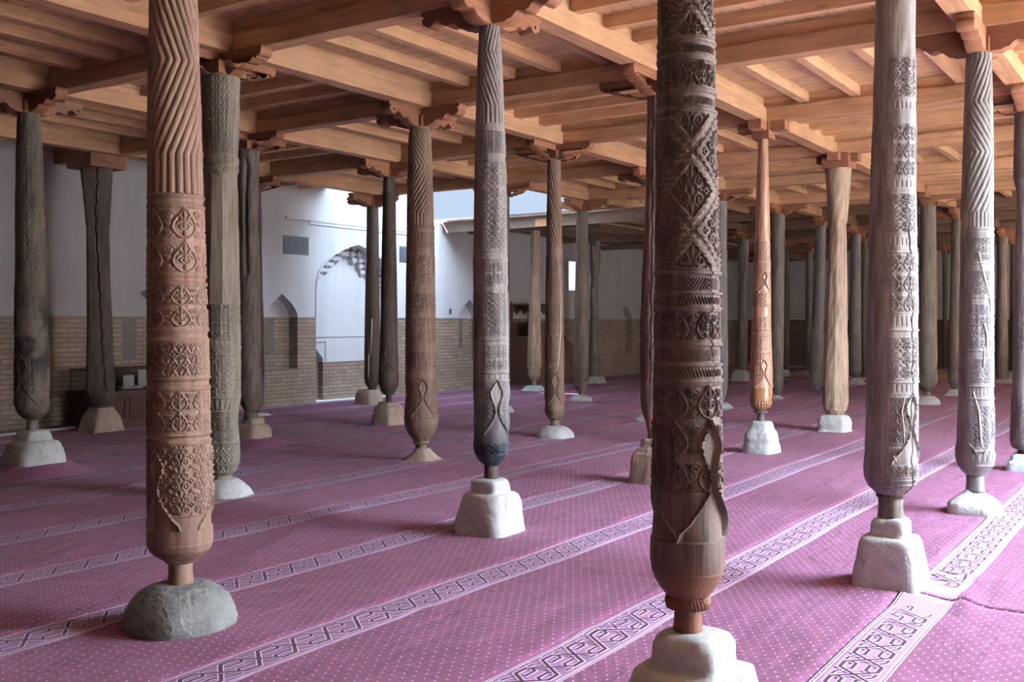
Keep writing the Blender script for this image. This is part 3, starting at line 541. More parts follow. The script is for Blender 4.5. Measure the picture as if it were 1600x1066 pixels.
add(g=(3, 0), mat=M['c_tan'], label='bare tan tree-trunk column flaring at the top with a thin white line', res=(160, 460), d=.003, wob=.006, poly=(8, 349, 640, .8),
    rows=[(249, 1290, 1331), (290, 1291, 1328.5), (340, 1293, 1323.5), (346, 1293, 1323), (349, 1297, 1322), (400, 1295.6, 1322.5), (450, 1294.5, 1323.5), (500, 1292, 1324), (560, 1288, 1323), (600, 1286.5, 1323.5), (630, 1285.4, 1324), (641, 1288, 1321), (648, 1292, 1316)],
    stone_top=.262, fw=.009, fill=[[(252, 1314), (280, 1317), (320, 1318), (345, 1316)], [(350, 1317), (400, 1319), (430, 1322), (500, 1322)]], cracks=[([(600, 20), (630, 30)], .01, .02)], bands=[(615, 640, 'palm', 0.109)],
    stone=dict(m='stone_white', prof=[(0, .228), (.03, .22), (.05, .205), (.14, .215), (.21, .2), (.25, .17), (.262, .14)], e=5, rough=.012, label='broad squat pale stone block under the bare tan trunk column'))
add(g=(0, -2), mat=M['c_char'], label='grey worn column with a scorched dark patch at the far left', res=(200, 560), d=.006, wob=.004,
    rows=[(185, 27.3, 62), (250, 27, 66), (400, 26.7, 70.4), (500, 25.2, 73.7), (560, 24.8, 75), (600, 24, 76.4), (615, 24, 76), (632, 23.4, 76.8), (645, 28, 73), (652, 35, 66), (656, 42, 60)],
    bands=[(190, 470, 'net', 0.082), (560, 630, 'palm', 0.095)], og=[(556, 632, 3, -12)], bulb=606, tenon=17, stone_top=.455, worn=(-60, 0, .6), tmat=M['c_mid'],
    stone=dict(x=53, prof=[(0, .285), (.12, .268), (.24, .245), (.31, .215), (.335, .19), (.345, .15), (.42, .14), (.45, .12), (.458, .09)], e=4.5, rough=.010, label='large stepped white stone base at the far left with carpet border pulled up against it'))
add(g=(1, -3), mat=M['c_dark'], label='dark square-hewn column flaring at the top with a slanting crack, second from the left', res=(140, 420), d=.003, wob=.004, poly=(4, 262, 615, .75),
    rows=[(265, 119, 180), (300, 125, 178), (350, 131, 175.5), (358, 133, 174.5), (450, 134, 176), (550, 132, 180), (590, 131, 183), (605, 130, 184), (620, 133, 181), (632, 141, 173)],
    cracks=[([(262, 25), (350, 8), (450, 22), (560, 34), (610, 40)], .012, .03)], stone_top=.39, tenon=24,
    stone=dict(m='stone_tan', prof=[(0, .262), (.12, .235), (.24, .205), (.31, .175), (.335, .15), (.385, .14), (.392, .11)], e=7, rough=.007, label='sharp-edged tan stone base under the dark square-hewn column'))
add(g=(1, -2), mat=M['c_mid'], label='knotty brown column with a deep hollow, behind the beige faceted one', res=(150, 420), d=.003, wob=.006,
    rows=[(238, 370, 406), (330, 373, 402.5), (450, 375, 406.5), (550, 375.5, 408), (580, 374, 406), (606, 373, 411), (625, 373.5, 412), (640, 380, 404), (645, 385, 400)],
    dents=[(275, 12, .18, 16, -.03), (355, -8, .55, 12, -.03), (250, 20, .12, 20, .015)], cracks=[([(250, 5), (330, -5), (430, 0)], .02, .03)], stone_top=.36, tenon=22,
    stone=dict(m='stone_tan', x=396, prof=[(0, .225), (.1, .21), (.22, .185), (.27, .15), (.285, .12), (.34, .115), (.362, .10)], e=4, rough=.009, label='tan stone base under the knotty hollow column, patterned carpet border pulled up against it'))
add(g=(2, -3), mat=M['c_dark'], label='dark column mostly hidden behind the knotty hollow one', res=(96, 260), d=.003, wob=.006,
    rows=[(268, 378, 408), (400, 378, 409), (600, 378, 412), (632, 380, 413), (642, 388, 404)], stone_top=.37, tenon=18,
    stone=dict(x=404, prof=[(0, .235), (.15, .215), (.2, .2), (.21, .16), (.3, .14), (.37, .1)], e=5, rough=.01, label='pale stone base just behind the knotty column base'))
add(g=(2, -2), mat=M['c_dark'], label='dark brown column with an egg-shaped bulb, left of the brown herringbone column', res=(150, 420), d=.005,
    rows=[(279, 599.5, 618.5), (400, 595.6, 618.6), (500, 594, 620), (550, 593.4, 621), (580, 592, 622.3), (592, 591.5, 623), (600, 592, 623.3), (608, 595, 620.5), (614, 599, 616.5), (618, 603, 612.5)],
    bands=[(300, 470, 'net', 0.054), (545, 578, 'scroll', 0.075)], og=[(545, 580, 3, -6)], bulb=574, tenon=9, stone_top=.385,
    stone=dict(x=607, m='stone_tan', prof=[(0, .2), (.12, .2), (.25, .185), (.32, .165), (.345, .13), (.375, .125), (.387, .1)], e=6, rough=.008, label='grey-tan block base under the dark column with the egg-shaped bulb'))
add(g=(3, -3), mat=M['c_dark'], label='dark column with a short pale strip, in front of the arched white niche', res=(110, 320), d=.004,
    rows=[(318, 573, 591), (400, 572, 592.5), (500, 570.3, 594), (550, 569.5, 594), (580, 568.8, 593.6), (592, 569, 594), (600, 571, 592), (606, 575, 588)], stone_top=.31, tenon=14, fw=.011, fill=[[(498, 583), (555, 581)], [(553, 578), (590, 577)]],
    stone=dict(x=576, m='stone_tan', prof=[(0, .225), (.14, .22), (.24, .2), (.285, .17), (.31, .15)], e=4.5, rough=.01, label='rounded grey-tan block base in front of the arched white niche'))
add(g=(3, -2), mat=M['c_mid'], label='thin column almost wholly hidden behind the silver grey chevron column', rows=[(295, 776, 796), (600, 774, 797), (630, 780, 791)], stone_top=.24, tenon=9,
    stone=dict(x=788, prof=[(0, .16), (.1, .15), (.2, .1), (.24, .07)], e=3, rough=.006, label='small pale base peeping out right of the silver grey chevron column'))
add(g=(4, -2), mat=M['c_mid'], label='dark grey-brown column with a narrow turned foot, right of the slender brown column', res=(110, 340), d=.004,
    rows=[(326, 900.5, 917.5), (400, 899.8, 919.4), (500, 898, 921.5), (560, 896.8, 921), (590, 896.5, 920), (598, 899, 917), (602, 896, 918.5), (608, 899, 916), (614, 903.5, 912)], bands=[(330, 400, 'net', 0.048)], stone_top=.15, tenon=8,
    stone=dict(x=908.5, prof=[(0, .215), (.05, .22), (.11, .185), (.145, .12), (.155, .09)], e=2.3, rough=.005, label='small grey dome base under the dark grey-brown column'))
add(g=(6, -3), ztop=3.72, mat=M['c_mid'], label='rough column flaring at the top with a pale line, behind the dark grey-brown column', wob=.006, rows=[(375, 921, 938), (425, 922.5, 936.5), (432, 925, 935), (500, 922, 935.5), (570, 919, 936), (588, 919, 936)], stone_top=.2, fw=.012, fill=[[(384, 926), (430, 929)], [(450, 926), (550, 929)]],
    stone=dict(x=932, prof=[(0, .235), (.04, .21), (.12, .19), (.19, .16), (.2, .14)], e=5, rough=.01, label='pale rough base under the rough column flaring at the top'))
add(g=(5, -3), Y=23.7, ztop=3.72, mat=M['c_tan'], label='pale square-cut post carrying the grey eave, in front of the wooden pulpit', res=(96, 300), wob=.001, poly=(4, 350, 572, .8),
    rows=[(359, 828.5, 844), (450, 827.5, 845), (560, 824, 847), (574, 824, 847), (576, 824.5, 844.5), (588, 825, 844), (593, 829, 840), (596, 832, 837)], bulb=575, stone_top=.14, tenon=6,
    stone=dict(x=834, m='stone_blue', prof=[(0, .25), (.02, .25), (.13, .15), (.14, .13)], e=8, rough=.003, label='pale truncated pyramid base under the square-cut post'))
add(g=(3, -1), mat=M['c_mid'], label='column hidden behind the nearest column, only its base showing to the left', rows=[(280, 1010, 1030), (600, 1007, 1030), (645, 1012, 1025)], stone_top=.13, tenon=9,
    stone=dict(x=1012, prof=[(0, .23), (.06, .21), (.12, .12), (.13, .1)], e=2.5, rough=.005, label='low grey base peeping out left of the nearest column'))
add(g=(4, -1), mat=M['c_ash'], label='grey plain column just right of the nearest column', res=(96, 280), d=.003, rows=[(307, 1116, 1136), (500, 1115, 1136.5), (590, 1114, 1137), (612, 1117, 1136), (625, 1122, 1131)], stone_top=.14, tenon=8,
    bands=[(560, 610, 'palm', 0.082)], og=[(560, 600, 3, 30)], stone=dict(x=1127, m='stone_blue', prof=[(0, .215), (.05, .2), (.1, .15), (.13, .09)], e=2.5, rough=.005, label='pale blue-grey dome base just right of the nearest column'))
add(g=(5, -1), mat=M['c_mid'], label='plain grey-brown column right behind the orange varnished one', res=(110, 300), d=.003, rows=[(330, 1206, 1226), (500, 1205.4, 1225.2), (580, 1204.5, 1223.8), (602, 1204.4, 1223), (611, 1208, 1220), (615, 1211, 1218)], stone_top=.13, tenon=7, og=[(565, 596, 3, 10)],
    stone=dict(x=1214, prof=[(0, .13), (.04, .13), (.1, .07), (.13, .06)], e=2.5, rough=.004, label='small white foot of the column right behind the orange one'))
add(g=(6, -1), mat=M['c_ash'], label='leaning grey column left of the bare tan trunk column', res=(110, 300), d=.003, rows=[(352, 1276, 1291), (450, 1271, 1288.5), (516, 1268, 1287), (518, 1266, 1287.5), (580, 1264, 1286), (600, 1264, 1285.5), (606, 1267, 1283), (610, 1270, 1280)], stone_top=.12, tenon=8, bands=[(516, 519, 'ring')], og=[(562, 584, 3, 6)],
    stone=dict(x=1274, prof=[(0, .215), (.03, .19), (.1, .11), (.12, .09)], e=4, rough=.005, label='flat white base under the leaning grey column'))
add(g=(7, -1), mat=M['c_ash'], label='slim grey column between the tan trunk column and the cracked pale column', res=(96, 280), d=.003, rows=[(370, 1329.5, 1345), (500, 1327, 1345), (570, 1324.5, 1346), (582, 1325, 1345.5), (588, 1331, 1339)], stone_top=.19, tenon=6,
    stone=dict(x=1337, prof=[(0, .225), (.08, .215), (.15, .16), (.19, .1)], e=2.4, rough=.005, label='pale dome base of the slim column between the tan and the cracked columns'))
add(g=(7, -2), mat=M['c_mid'], label='gnarled dim column with flared top, left of the orange varnished one', wob=.012, rows=[(378, 1152, 1170), (425, 1154, 1168.5), (432, 1155, 1166), (500, 1153, 1168), (560, 1150, 1168.5), (578, 1151, 1168)], stone_top=.33,
    stone=dict(x=1157.5, prof=[(0, .26), (.2, .23), (.3, .18), (.335, .14)], e=3, rough=.02, label='shadowy rough base of the gnarled column'))
add(g=(8, -2), mat=M['c_dark'], label='far dim column seen in the gap right of the orange varnished one', rows=[(395, 1222, 1233), (560, 1221, 1234), (578, 1223, 1232)], stone_top=.22,
    stone=dict(x=1227, prof=[(0, .13), (.2, .11), (.22, .1)], e=5, rough=.006, label='far dim block base in the gap right of the orange column'))
add(g=(9, -2), mat=M['c_ash'], label='far dim column just left of the leaning grey column', rows=[(405, 1259, 1270), (560, 1258, 1270), (580, 1260, 1268)], stone_top=.12,
    stone=dict(x=1264, prof=[(0, .13), (.1, .11), (.12, .1)], e=5, rough=.006, label='far dim base behind the leaning grey column'))
add(g=(8, -1), mat=M['c_dark'], label='far dark column close left of the cracked pale grey one', rows=[(385, 1344, 1356), (560, 1343, 1357), (590, 1346, 1354)], stone_top=.15,
    stone=dict(x=1350, prof=[(0, .15), (.1, .12), (.15, .1)], e=4, rough=.006, label='far base close left of the cracked pale column'))
add(g=(5, 0), mat=M['c_mid'], label='brown-grey column with pear-shaped bulb, right behind the cracked pale one', res=(120, 320), d=.004, rows=[(317, 1440, 1461.5), (400, 1437.5, 1462), (500, 1435.8, 1463), (560, 1434.5, 1463.5), (575, 1435, 1462.5), (588, 1434, 1464), (597, 1434.5, 1464), (606, 1438, 1460), (612, 1443, 1454)], stone_top=.19, tenon=10, bulb=570,
    og=[(550, 584, 4, 10)], stone=dict(x=1450, prof=[(0, .21), (.05, .225), (.12, .205), (.17, .14), (.19, .1)], e=2.3, rough=.005, label='smooth grey dome base right behind the cracked pale column'))
add(g=(6, 0), mat=M['c_mid'], label='leaning dim column left of the slate column with white fillings', res=(96, 280), rows=[(342, 1488, 1503), (500, 1484, 1501.5), (580, 1481, 1500), (597, 1481, 1500), (606, 1487, 1495)], stone_top=.24, tenon=8, og=[(560, 590, 3, 10)],
    stone=dict(x=1489, prof=[(0, .2), (.06, .17), (.15, .12), (.24, .08)], e=4, rough=.008, label='dim stepped base left of the slate column'))
add(g=(8, 0), mat=M['c_mid'], label='far brown column with a long tan line, right of the slate column', res=(96, 280), rows=[(372, 1558.5, 1575), (430, 1557.5, 1573.5), (500, 1557, 1573.6), (580, 1555.5, 1573.6), (592, 1557, 1572)], stone_top=.2, fw=.01, fill=[[(380, 1564), (430, 1568), (480, 1569), (560, 1572)]],
    stone=dict(x=1567, prof=[(0, .25), (.08, .22), (.18, .15), (.2, .12)], e=3, rough=.014, label='rough grey base right of the slate column, far back'))
add(g=(9, 0), mat=M['c_dark'], label='farthest column on the right, hardly showing beside the ash grey one', rows=[(390, 1579, 1589), (560, 1578, 1590), (580, 1580, 1588)], stone_top=.3,
    stone=dict(x=1584, prof=[(0, .2), (.2, .18), (.3, .12)], e=3, rough=.01, label='farthest base on the right, beside the ash grey column'))
add(g=(10, -1), mat=M['c_dark'], label='thin dark far column against the back wall, left of the leaning dim one', rows=[(385, 1473, 1480), (560, 1473, 1480), (575, 1474, 1479)], stone_top=.1,
    stone=dict(x=1476.5, prof=[(0, .13), (.1, .11)], e=4, rough=.005, label='tiny far base against the back wall'))
for sp in C: build_column(sp)
BYG = {sp['g']: sp for sp in C}

# ------------------------------------------------------------------ capitals: crossed scroll brackets or plain blocks
SHORT = {(-1, 1): 'nearest umber column', (-1, 0): 'reddish column', (0, 0): 'silver grey chevron column', (0, 1): 'cracked pale column', (1, 1): 'slate column', (2, 1): 'ash grey edge column',
         (1, -1): 'brown herringbone column', (0, -1): 'beige faceted column', (2, -1): 'slender brown column', (1, 0): 'half-hidden column', (2, 0): 'orange column', (3, 0): 'tan trunk column', (0, -2): 'scorched column',
         (1, -3): 'square-hewn column', (1, -2): 'knotty hollow column', (2, -3): 'screened dark column', (2, -2): 'egg-bulbed column', (3, -3): 'column before the niche', (3, -2): 'screened thin column',
         (4, -2): 'narrow-footed column', (6, -3): 'flaring rough column', (5, -3): 'square post', (3, -1): 'nearly hidden column', (4, -1): 'grey plain column', (5, -1): 'plain grey-brown column', (6, -1): 'leaning grey column',
         (7, -1): 'slim grey column', (7, -2): 'gnarled dim column', (8, -2): 'far gap column', (9, -2): 'far dim column', (8, -1): 'far dark column', (5, 0): 'pear-bulbed column', (6, 0): 'leaning dim column', (8, 0): 'far tan-lined column',
         (9, 0): 'farthest right column', (10, -1): 'thin far column'}
def cap_profile(L, variant):
    """half profile from the outer end inwards, z 0..1"""
    if variant == 0: return [(1, 1), (1.02, .86), (.955, .76), (1.0, .66), (.985, .5), (.93, .40), (.88, .34), (.83, .40), (.80, .52), (.74, .55), (.69, .47), (.66, .34), (.60, .26), (.54, .30), (.49, .34), (.45, .24), (.40, .10), (.33, .06), (.30, .0)]
    return [(1, 1), (1.0, .74), (.97, .6), (.9, .55), (.86, .62), (.82, .56), (.78, .40), (.70, .36), (.66, .44), (.62, .34), (.56, .2), (.48, .18), (.45, .26), (.41, .12), (.34, .02), (.28, .0)]
_capm = {}
def bracket_mesh(L, h, th, variant):
    key = (round(L, 2), round(h, 3), variant)
    if key in _capm: return _capm[key]
    half = [(x * L, z * h) for x, z in cap_profile(L, variant)]; pts = half + [(-x, z) for x, z in half[::-1]]
    cu = bpy.data.curves.new('c', 'CURVE'); cu.dimensions = '2D'; cu.fill_mode = 'BOTH'; cu.extrude = th / 2; cu.bevel_depth = .004; cu.bevel_resolution = 1
    def spl(p):
        s_ = cu.splines.new('POLY'); s_.points.add(len(p) - 1); s_.use_cyclic_u = True
        for q, (x, z) in zip(s_.points, p): q.co = (x, z, 0, 1)
    spl(pts)
    for sg in (-1, 1): spl([(sg * L * .885 + .016 * math.cos(a), h * .57 + .018 * math.sin(a)) for a in [2 * math.pi * k / 12 for k in range(12)]])
    o = bpy.data.objects.new('c', cu); COL.objects.link(o); dg = bpy.context.evaluated_depsgraph_get(); me = bpy.data.meshes.new_from_object(o.evaluated_get(dg)); bpy.data.objects.remove(o); bpy.data.curves.remove(cu)
    me.transform(Matrix(((1, 0, 0, 0), (0, 0, 1, 0), (0, 1, 0, 0), (0, 0, 0, 1)))); me.name = 'bracket'; me.materials.clear(); me.materials.append(M['bracket']); me.flip_normals(); _capm[key] = me; return me
PLAIN = {(2, 0), (3, 0), (6, -1), (1, -3), (9, -2)}
for sp in C:
    g = sp['g']; top = sp['top']
    if g in ((5, -3), (6, -3)): continue
    h = ZB - top.z; base = empty('bracket_capital', (top.x, top.y, top.z), UA)
    if g in PLAIN:
        base.name = 'block_capital'; tag(base, 'plain squared block capital on top of the ' + SHORT[g], 'capital')
        mb = MB(); w = max(.11, sp['rtop'] * 1.05); mb.box(-w, w, -w, w, 0, h * .98); bevel(link('block', mb.mesh('block'), M['bracket'], base))
        for rz in (0, math.pi / 2):
            mb = MB(); mb.box(-.30, .30, -.085, .085, h * .45, h * .99); bevel(link('cross_piece', mb.mesh('cross_piece'), M['bracket'], base, rz=rz))
    else:
        tag(base, 'carved scroll bracket capital on top of the ' + SHORT[g], 'capital')
        var = (g[0] + g[1]) % 2; L = .60
        for rz in (0, math.pi / 2):
            o = bpy.data.objects.new('bracket', bracket_mesh(L, h - .002, .13, var)); COL.objects.link(o); o.parent = base; o.rotation_euler = (0, 0, rz)
        mb = MB(); w = sp['rtop'] * .95; mb.box(-w, w, -w, w, .0, h * .6); bevel(link('impost_block', mb.mesh('impost_block'), M['bracket'], base))

# ------------------------------------------------------------------ beams and joists
def proj(p): return (800 + F * p.x / p.y, HZ - F * (p.z - CAMH) / p.y) if p.y > .3 else None
def seen(pts, m=60):
    q = [proj(p) for p in pts if p.y > 2.0]
    q = [a for a in q if a]
    return bool(q) and max(a[0] for a in q) > -m and min(a[0] for a in q) < 1600 + m and max(a[1] for a in q) > -m * .4
def in_low(i, j): return i >= 4.3 and j < -2.01
def in_open(i, j): return (3.03 < i < 4.36 and j < -2.03) or (.1 < i < 2 and 2.05 < j < 4.4) or (6 < i < 7.6 and 1.05 < j < 2.6)
def near_name(i, j):
    return SHORT.get((i, j))
_m = {}
def cached(key, fn):
    if key not in _m: _m[key] = fn()
    return _m[key]
def beam_mesh(L):
    def f():
        mb = MB(); mb.box(-L / 2, L / 2, -.09, .09, 0, ZJ - ZB - .02); mb.box(-L / 2, L / 2, -.075, .075, ZJ - ZB - .02, ZJ - ZB); return mb.mesh('beam')
    return cached(('b', round(L, 3)), f)
def board_mesh(L):
    def f(): mb = MB(); mb.box(-L / 2, L / 2, -.035, .035, ZJ - ZB, ZD - ZB - .002); return mb.mesh('packing_board')
    return cached(('p', round(L, 3)), f)
def joist_mesh(L):
    def f(): mb = MB(); mb.box(-L / 2, L / 2, -.05, .05, 0, ZD - ZJ - .003); return mb.mesh('joist')
    return cached(('j', round(L, 3)), f)
def place(name, me, mat, loc, rz, parent=None):
    if not me.materials: me.materials.append(mat)
    elif me.materials[0] != mat:
        key = (me.name, mat.name)
        if key not in _m: c = me.copy(); c.materials[0] = mat; _m[key] = c
        me = _m[key]
    o = bpy.data.objects.new(name, me); COL.objects.link(o)
    if parent: o.parent = parent
    else: o.location = loc; o.rotation_euler = (0, 0, rz)
    return o
def side_word(p):
    q = proj(p)
    if not q: return 'towards the viewer'
    return 'to the left' if q[0] < 0 else 'to the right' if q[0] > 1600 else 'overhead towards the viewer' if q[1] < 0 else 'into the depth'
for i in range(-3, 11):
    for j in range(-4, 5):
        for d in (0, 1):                                        # 0: along U, 1: along W
            e = (i + 1, j) if d == 0 else (i, j + 1); mid = ((i + e[0]) / 2, (j + e[1]) / 2)
            if e[0] > 10 or mid[1] < -3.5 and d == 0 or in_open(*mid) or in_low(*mid) or (d == 0 and j == -3 and i == 2 and False): continue
            a0, b0 = G(i, j), G(*e)
            if j == -4 and d == 1: a0 = G(i, -3.55)
            if i >= 3 and mid[1] < -3: continue
            if not seen([a0 + Vector((0, 0, ZB)), b0 + Vector((0, 0, ZB)), (a0 + b0) / 2 + Vector((0, 0, ZB))]): continue
            if (d == 1 and i < 3 and mid[1] > 2) or mid[1] > 2.2: continue
            L0 = (b0 - a0).length; L = L0 - .002 if d == 0 else L0 - .184 - (.0 if j > -4 else -.09)
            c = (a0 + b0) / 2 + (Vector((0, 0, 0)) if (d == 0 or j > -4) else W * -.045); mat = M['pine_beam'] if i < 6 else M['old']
            o = empty('ceiling_beam', c + Vector((0, 0, ZB)), UA if d == 0 else UA - math.pi / 2)
            n0, n1 = near_name(i, j), near_name(*e); age = 'pine' if i < 6 else 'dark old'
            dirw = 'lengthwise' if d == 0 else 'crosswise'
            if n0 and n1: lab = '%s beam running from the %s to the %s' % (age, n0, n1); grp = None
            elif n0 or n1:
                k = n0 or n1; other = b0 if n0 else a0; lab = '%s beam running %s from the %s %s' % (age, dirw, k, side_word(other + Vector((0, 0, ZB)))); grp = None
            else: lab = '%s %s beam high up, touching no column in view' % (age, dirw); grp = '%s %s beams clear of visible columns' % (age, dirw)
            tag(o, lab, 'beam', grp)
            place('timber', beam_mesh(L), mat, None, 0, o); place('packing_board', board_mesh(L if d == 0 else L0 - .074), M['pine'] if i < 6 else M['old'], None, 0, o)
for i in range(-3, 11):
    for j in range(-4, 2):
        jm = j + .5 if j > -4 else -3.28
        if in_open(i + .5, jm) or in_low(i + .5, jm) or i > 9: continue
        if (i >= 3 and j == -4): continue
        if not seen([G(i + a, j + b, ZJ) for a in (0, .5, 1) for b in (0, .5, 1)], 20): continue
        vd = (i + j) % 2 == 0                                   # joists along W or along U
        names = [SHORT[k] for k in ((i, j), (i + 1, j + 1), (i + 1, j), (i, j + 1)) if k in SHORT]
        age = 'pine' if i < 6 else 'dark old'; dirw = 'crosswise' if vd else 'lengthwise'
        if len(names) >= 2: where = 'between %s and %s' % (names[0], names[1])
        elif names: where = 'in the bay beside %s' % names[0]
        else: where = 'in a bay touching no column in view'
        grp = '%s %s ceiling joists %s' % (age, dirw, where); lab = 'sawn %s joist laid %s %s' % (age, dirw, where)
        for k in (1, 2, 3, 4):
            f = k / 5; sh = rng.uniform(-.012, .012)
            if vd:
                L = S - .074; c = G(i + f + sh, j + .5, ZJ + .001); rz = UA - math.pi / 2
                if j == -4: L = .55 * S - .12; c = G(i + f + sh, -3.282, ZJ + .001)
            else:
                if j == -4 and k < 3: continue
                L = S - .074; c = G(i + .5, j + f + sh, ZJ + .001); rz = UA
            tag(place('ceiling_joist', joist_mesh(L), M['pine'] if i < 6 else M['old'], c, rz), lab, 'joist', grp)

# ------------------------------------------------------------------ ceiling, floor, walls (in the hall's own frame: x along U, y along -W)
def local(name, mb, mat, kind='structure', parent=None):
    o = link(name, mb.mesh(name), mat, parent)
    if not parent: o.location = P0; o.rotation_euler = (0, 0, UA)
    if kind and not parent: o['kind'] = kind
    return o
mb = MB(); ib = [-4.5, .1, 2, 3.03, 4.36, 6, 7.6, 10.9]; jb = [-3.55, -2.27, -2.0, 1.05, 2.05, 2.6, 4.4, 4.6]
for a0, a1 in zip(ib[:-1], ib[1:]):
    for b0, b1 in zip(jb[:-1], jb[1:]):
        m_ = ((a0 + a1) / 2, (b0 + b1) / 2)
        if in_open(*m_) or (m_[0] > 3.03 and m_[1] < -2.27) or (3.03 < m_[0] < 4.36 and m_[1] < -2.0): continue
        mb.box(a0 * S, a1 * S, -b1 * S, -b0 * S, ZD, ZD + .22)
local('ceiling', mb, M['deck'])
mb = MB(); mb.box(4.38 * S, 10.9 * S, 2.27 * S, 3.70 * S, 3.90, 4.0); mb.box(4.38 * S, 10.9 * S, 2.262 * S, 2.27 * S, 3.90, ZD); mb.box(4.355 * S, 4.365 * S, 2.0 * S, 2.27 * S, 4.0, ZD); o = local('ceiling', mb, M['old'])
# low roof over the far left corner: grey eave boards and old beams
B3 = 3.55 * S
def lbox(name, x0, x1, y0, y1, z0, z1, mat, parent=None, loc=None):
    mb = MB(); c = ((x0 + x1) / 2, (y0 + y1) / 2, z0) if not parent else (0, 0, 0); mb.box(x0, x1, y0, y1, z0, z1)
    o = link(name, mb.mesh(name, c), mat, parent)
    if not parent: o.location = AB(c[0], c[1], z0); o.rotation_euler = (0, 0, UA)
    return o
def lempty(name, a, b, z=0): return empty(name, AB(a, b, z), UA)
ev = lempty('roof_eave', 4.36 * S, 2.7 * S, 3.66); tag(ev, 'weathered grey eave board along the edge of the low roof, against the sky', 'eave')
mb = MB(); mb.box(-.03, .03, -1.0 * S, .84 * S, .02, .25); link('fascia', mb.mesh('fascia'), M['eave'], ev)
mb = MB(); mb.box(-.16, .02, -1.0 * S, .84 * S, .25, .29); link('coping_board', mb.mesh('coping_board'), M['eave'], ev)
mb = MB(); mb.box(-.05, .0, -.25 * S, -.05 * S, .03, .2); link('patch_board', mb.mesh('patch_board'), M['pine_beam'], ev)
for q, (i0, nm) in enumerate(((4.72, 'carried by the square post'), (6, 'over the flaring rough column'), (7, 'third back'), (8, 'fourth back'), (9, 'deepest'))):
    o = lbox('roof_beam', i0 * S - .09, i0 * S + .09, 2.28 * S, B3 - .03, 3.72, 3.838, M['old']); tag(o, 'dark beam under the low roof, ' + nm, 'beam')
for k in range(1, 10):
    o = lbox('roof_rafter', 4.38 * S, 4.38 * S + (10.4 - 4.38) * S, 2.27 * S + .35 * k - .04, 2.27 * S + .35 * k + .04, 3.84, 3.899, M['old']); tag(o, 'old rafter under the low roof at the back left', 'rafter', 'old rafters under the low roof')
# floor
mb = MB(); mb.box(-4.6 * S, 11 * S, -4.8 * S, B3 + .1, -.1, 0); local('floor', mb, M['paving'])

def notched(a0, a1, z0, z1, notches, top=False):
    """rectangle with notches cut from the bottom edge (or the top edge); notch = list of (a,z) left to right"""
    if not top:
        p = [(a0, z0)]
        for n in notches: p += n
        return p + [(a1, z0), (a1, z1), (a0, z1)]
    p = [(a0, z1)]
    for n in notches: p += n
    return (p + [(a1, z1), (a1, z0), (a0, z0)])[::-1]
def arch(c, w, zs, za, n=10, z0=None, k=.55):
    """pointed arch outline left to right starting on z0"""
    z0 = zs if z0 is None else z0; L = [(c - w, z0)] if z0 < zs else []
    for q in range(n + 1):
        t = q / n; L.append((c - w * (1 - t) ** 1.0 * (1 - k * t * (1 - t) * -1.0), zs + (za - zs) * (t ** (1 - .28 * k) if k else t)))
    R = [(2 * c - a, z) for a, z in L[::-1]][1:]; return L + R
DZ = 1.70; TH = .6
NI = [2.61, 1.54, .47, -.6, -1.67]; NR = [4.72, 6.0, 7.53, 8.7, 9.8]; NW = .145 * S
fn = lambda p, q, d: (p, d, q)
def wall_piece(name, poly, mat, b0=B3, th=TH):
    mb = MB(); mb.prism(poly, b0, b0 + th, fn); return local(name, mb, mat)
def gable(c): return [(c - NW, DZ), (c - NW * .93, DZ + .10), (c - NW * .62, DZ + .26), (c, 2.15), (c + NW * .62, DZ + .26), (c + NW * .93, DZ + .10), (c + NW, DZ)]
A0, A1 = -4.5 * S, 10.9 * S; M0, M1, MC = 2.93 * S, 3.77 * S, 3.35 * S; HI = 4.2 * S
cut = lambda c: [(c - NW, DZ), (c - NW, .70), (c + NW, .70), (c + NW, DZ)]
wall_piece('wall_left', notched(A0, M0, 0, DZ, [cut(i * S) for i in sorted(NI)], True), M['brick'])
wall_piece('wall_left', notched(M1, A1, 0, DZ, [cut(i * S) for i in NR], True), M['brick'])
mih = [(M0, DZ)] + [(MC - (M1 - M0) / 2 * x, z) for x, z in ((1, 2.2), (.985, 2.4), (.93, 2.6), (.82, 2.78), (.64, 2.93), (.42, 3.06), (.2, 3.16), (0, 3.22))]
mih = mih + [(2 * MC - a, z) for a, z in mih[::-1]][1:]
wall_piece('wall_left', notched(A0, HI, DZ, 12.0, [gable(i * S) for i in sorted(NI)] + [mih]), M['plaster'], B3 - .015, TH + .015)  # upper part unseen, built tall to block the sun from the left opening
wall_piece('wall_left', notched(HI, A1, DZ, 3.90, [gable(i * S) for i in NR]), M['plaster'], B3 - .015, TH + .015)
for n_, i in enumerate(NI + NR):                               # niche backs
    c = i * S; mb = MB(); mb.box(c - NW - .02, c + NW + .02, B3 + .24, B3 + .5, .6, DZ, 0); mb.box(c - NW - .02, c + NW + .02, B3 + .24, B3 + .5, DZ, 2.3, 1); mb.box(c - NW, c + NW * .0, B3 + .215, B3 + .25, .98, DZ - .02, 2)
    o = local('wall_left', mb, None); [o.data.materials.append(M[k]) for k in ('brick', 'plaster', 'recess')]
mb = MB(); mb.box(A0, A1, B3 + .6, B3 + .8, 0, 3.88); mb.box(A0, HI, B3 + .6, B3 + .8, 3.88, 12); local('wall_left', mb, M['plaster'])  # added backing behind the wall: stops light leaking in, tall part blocks sun
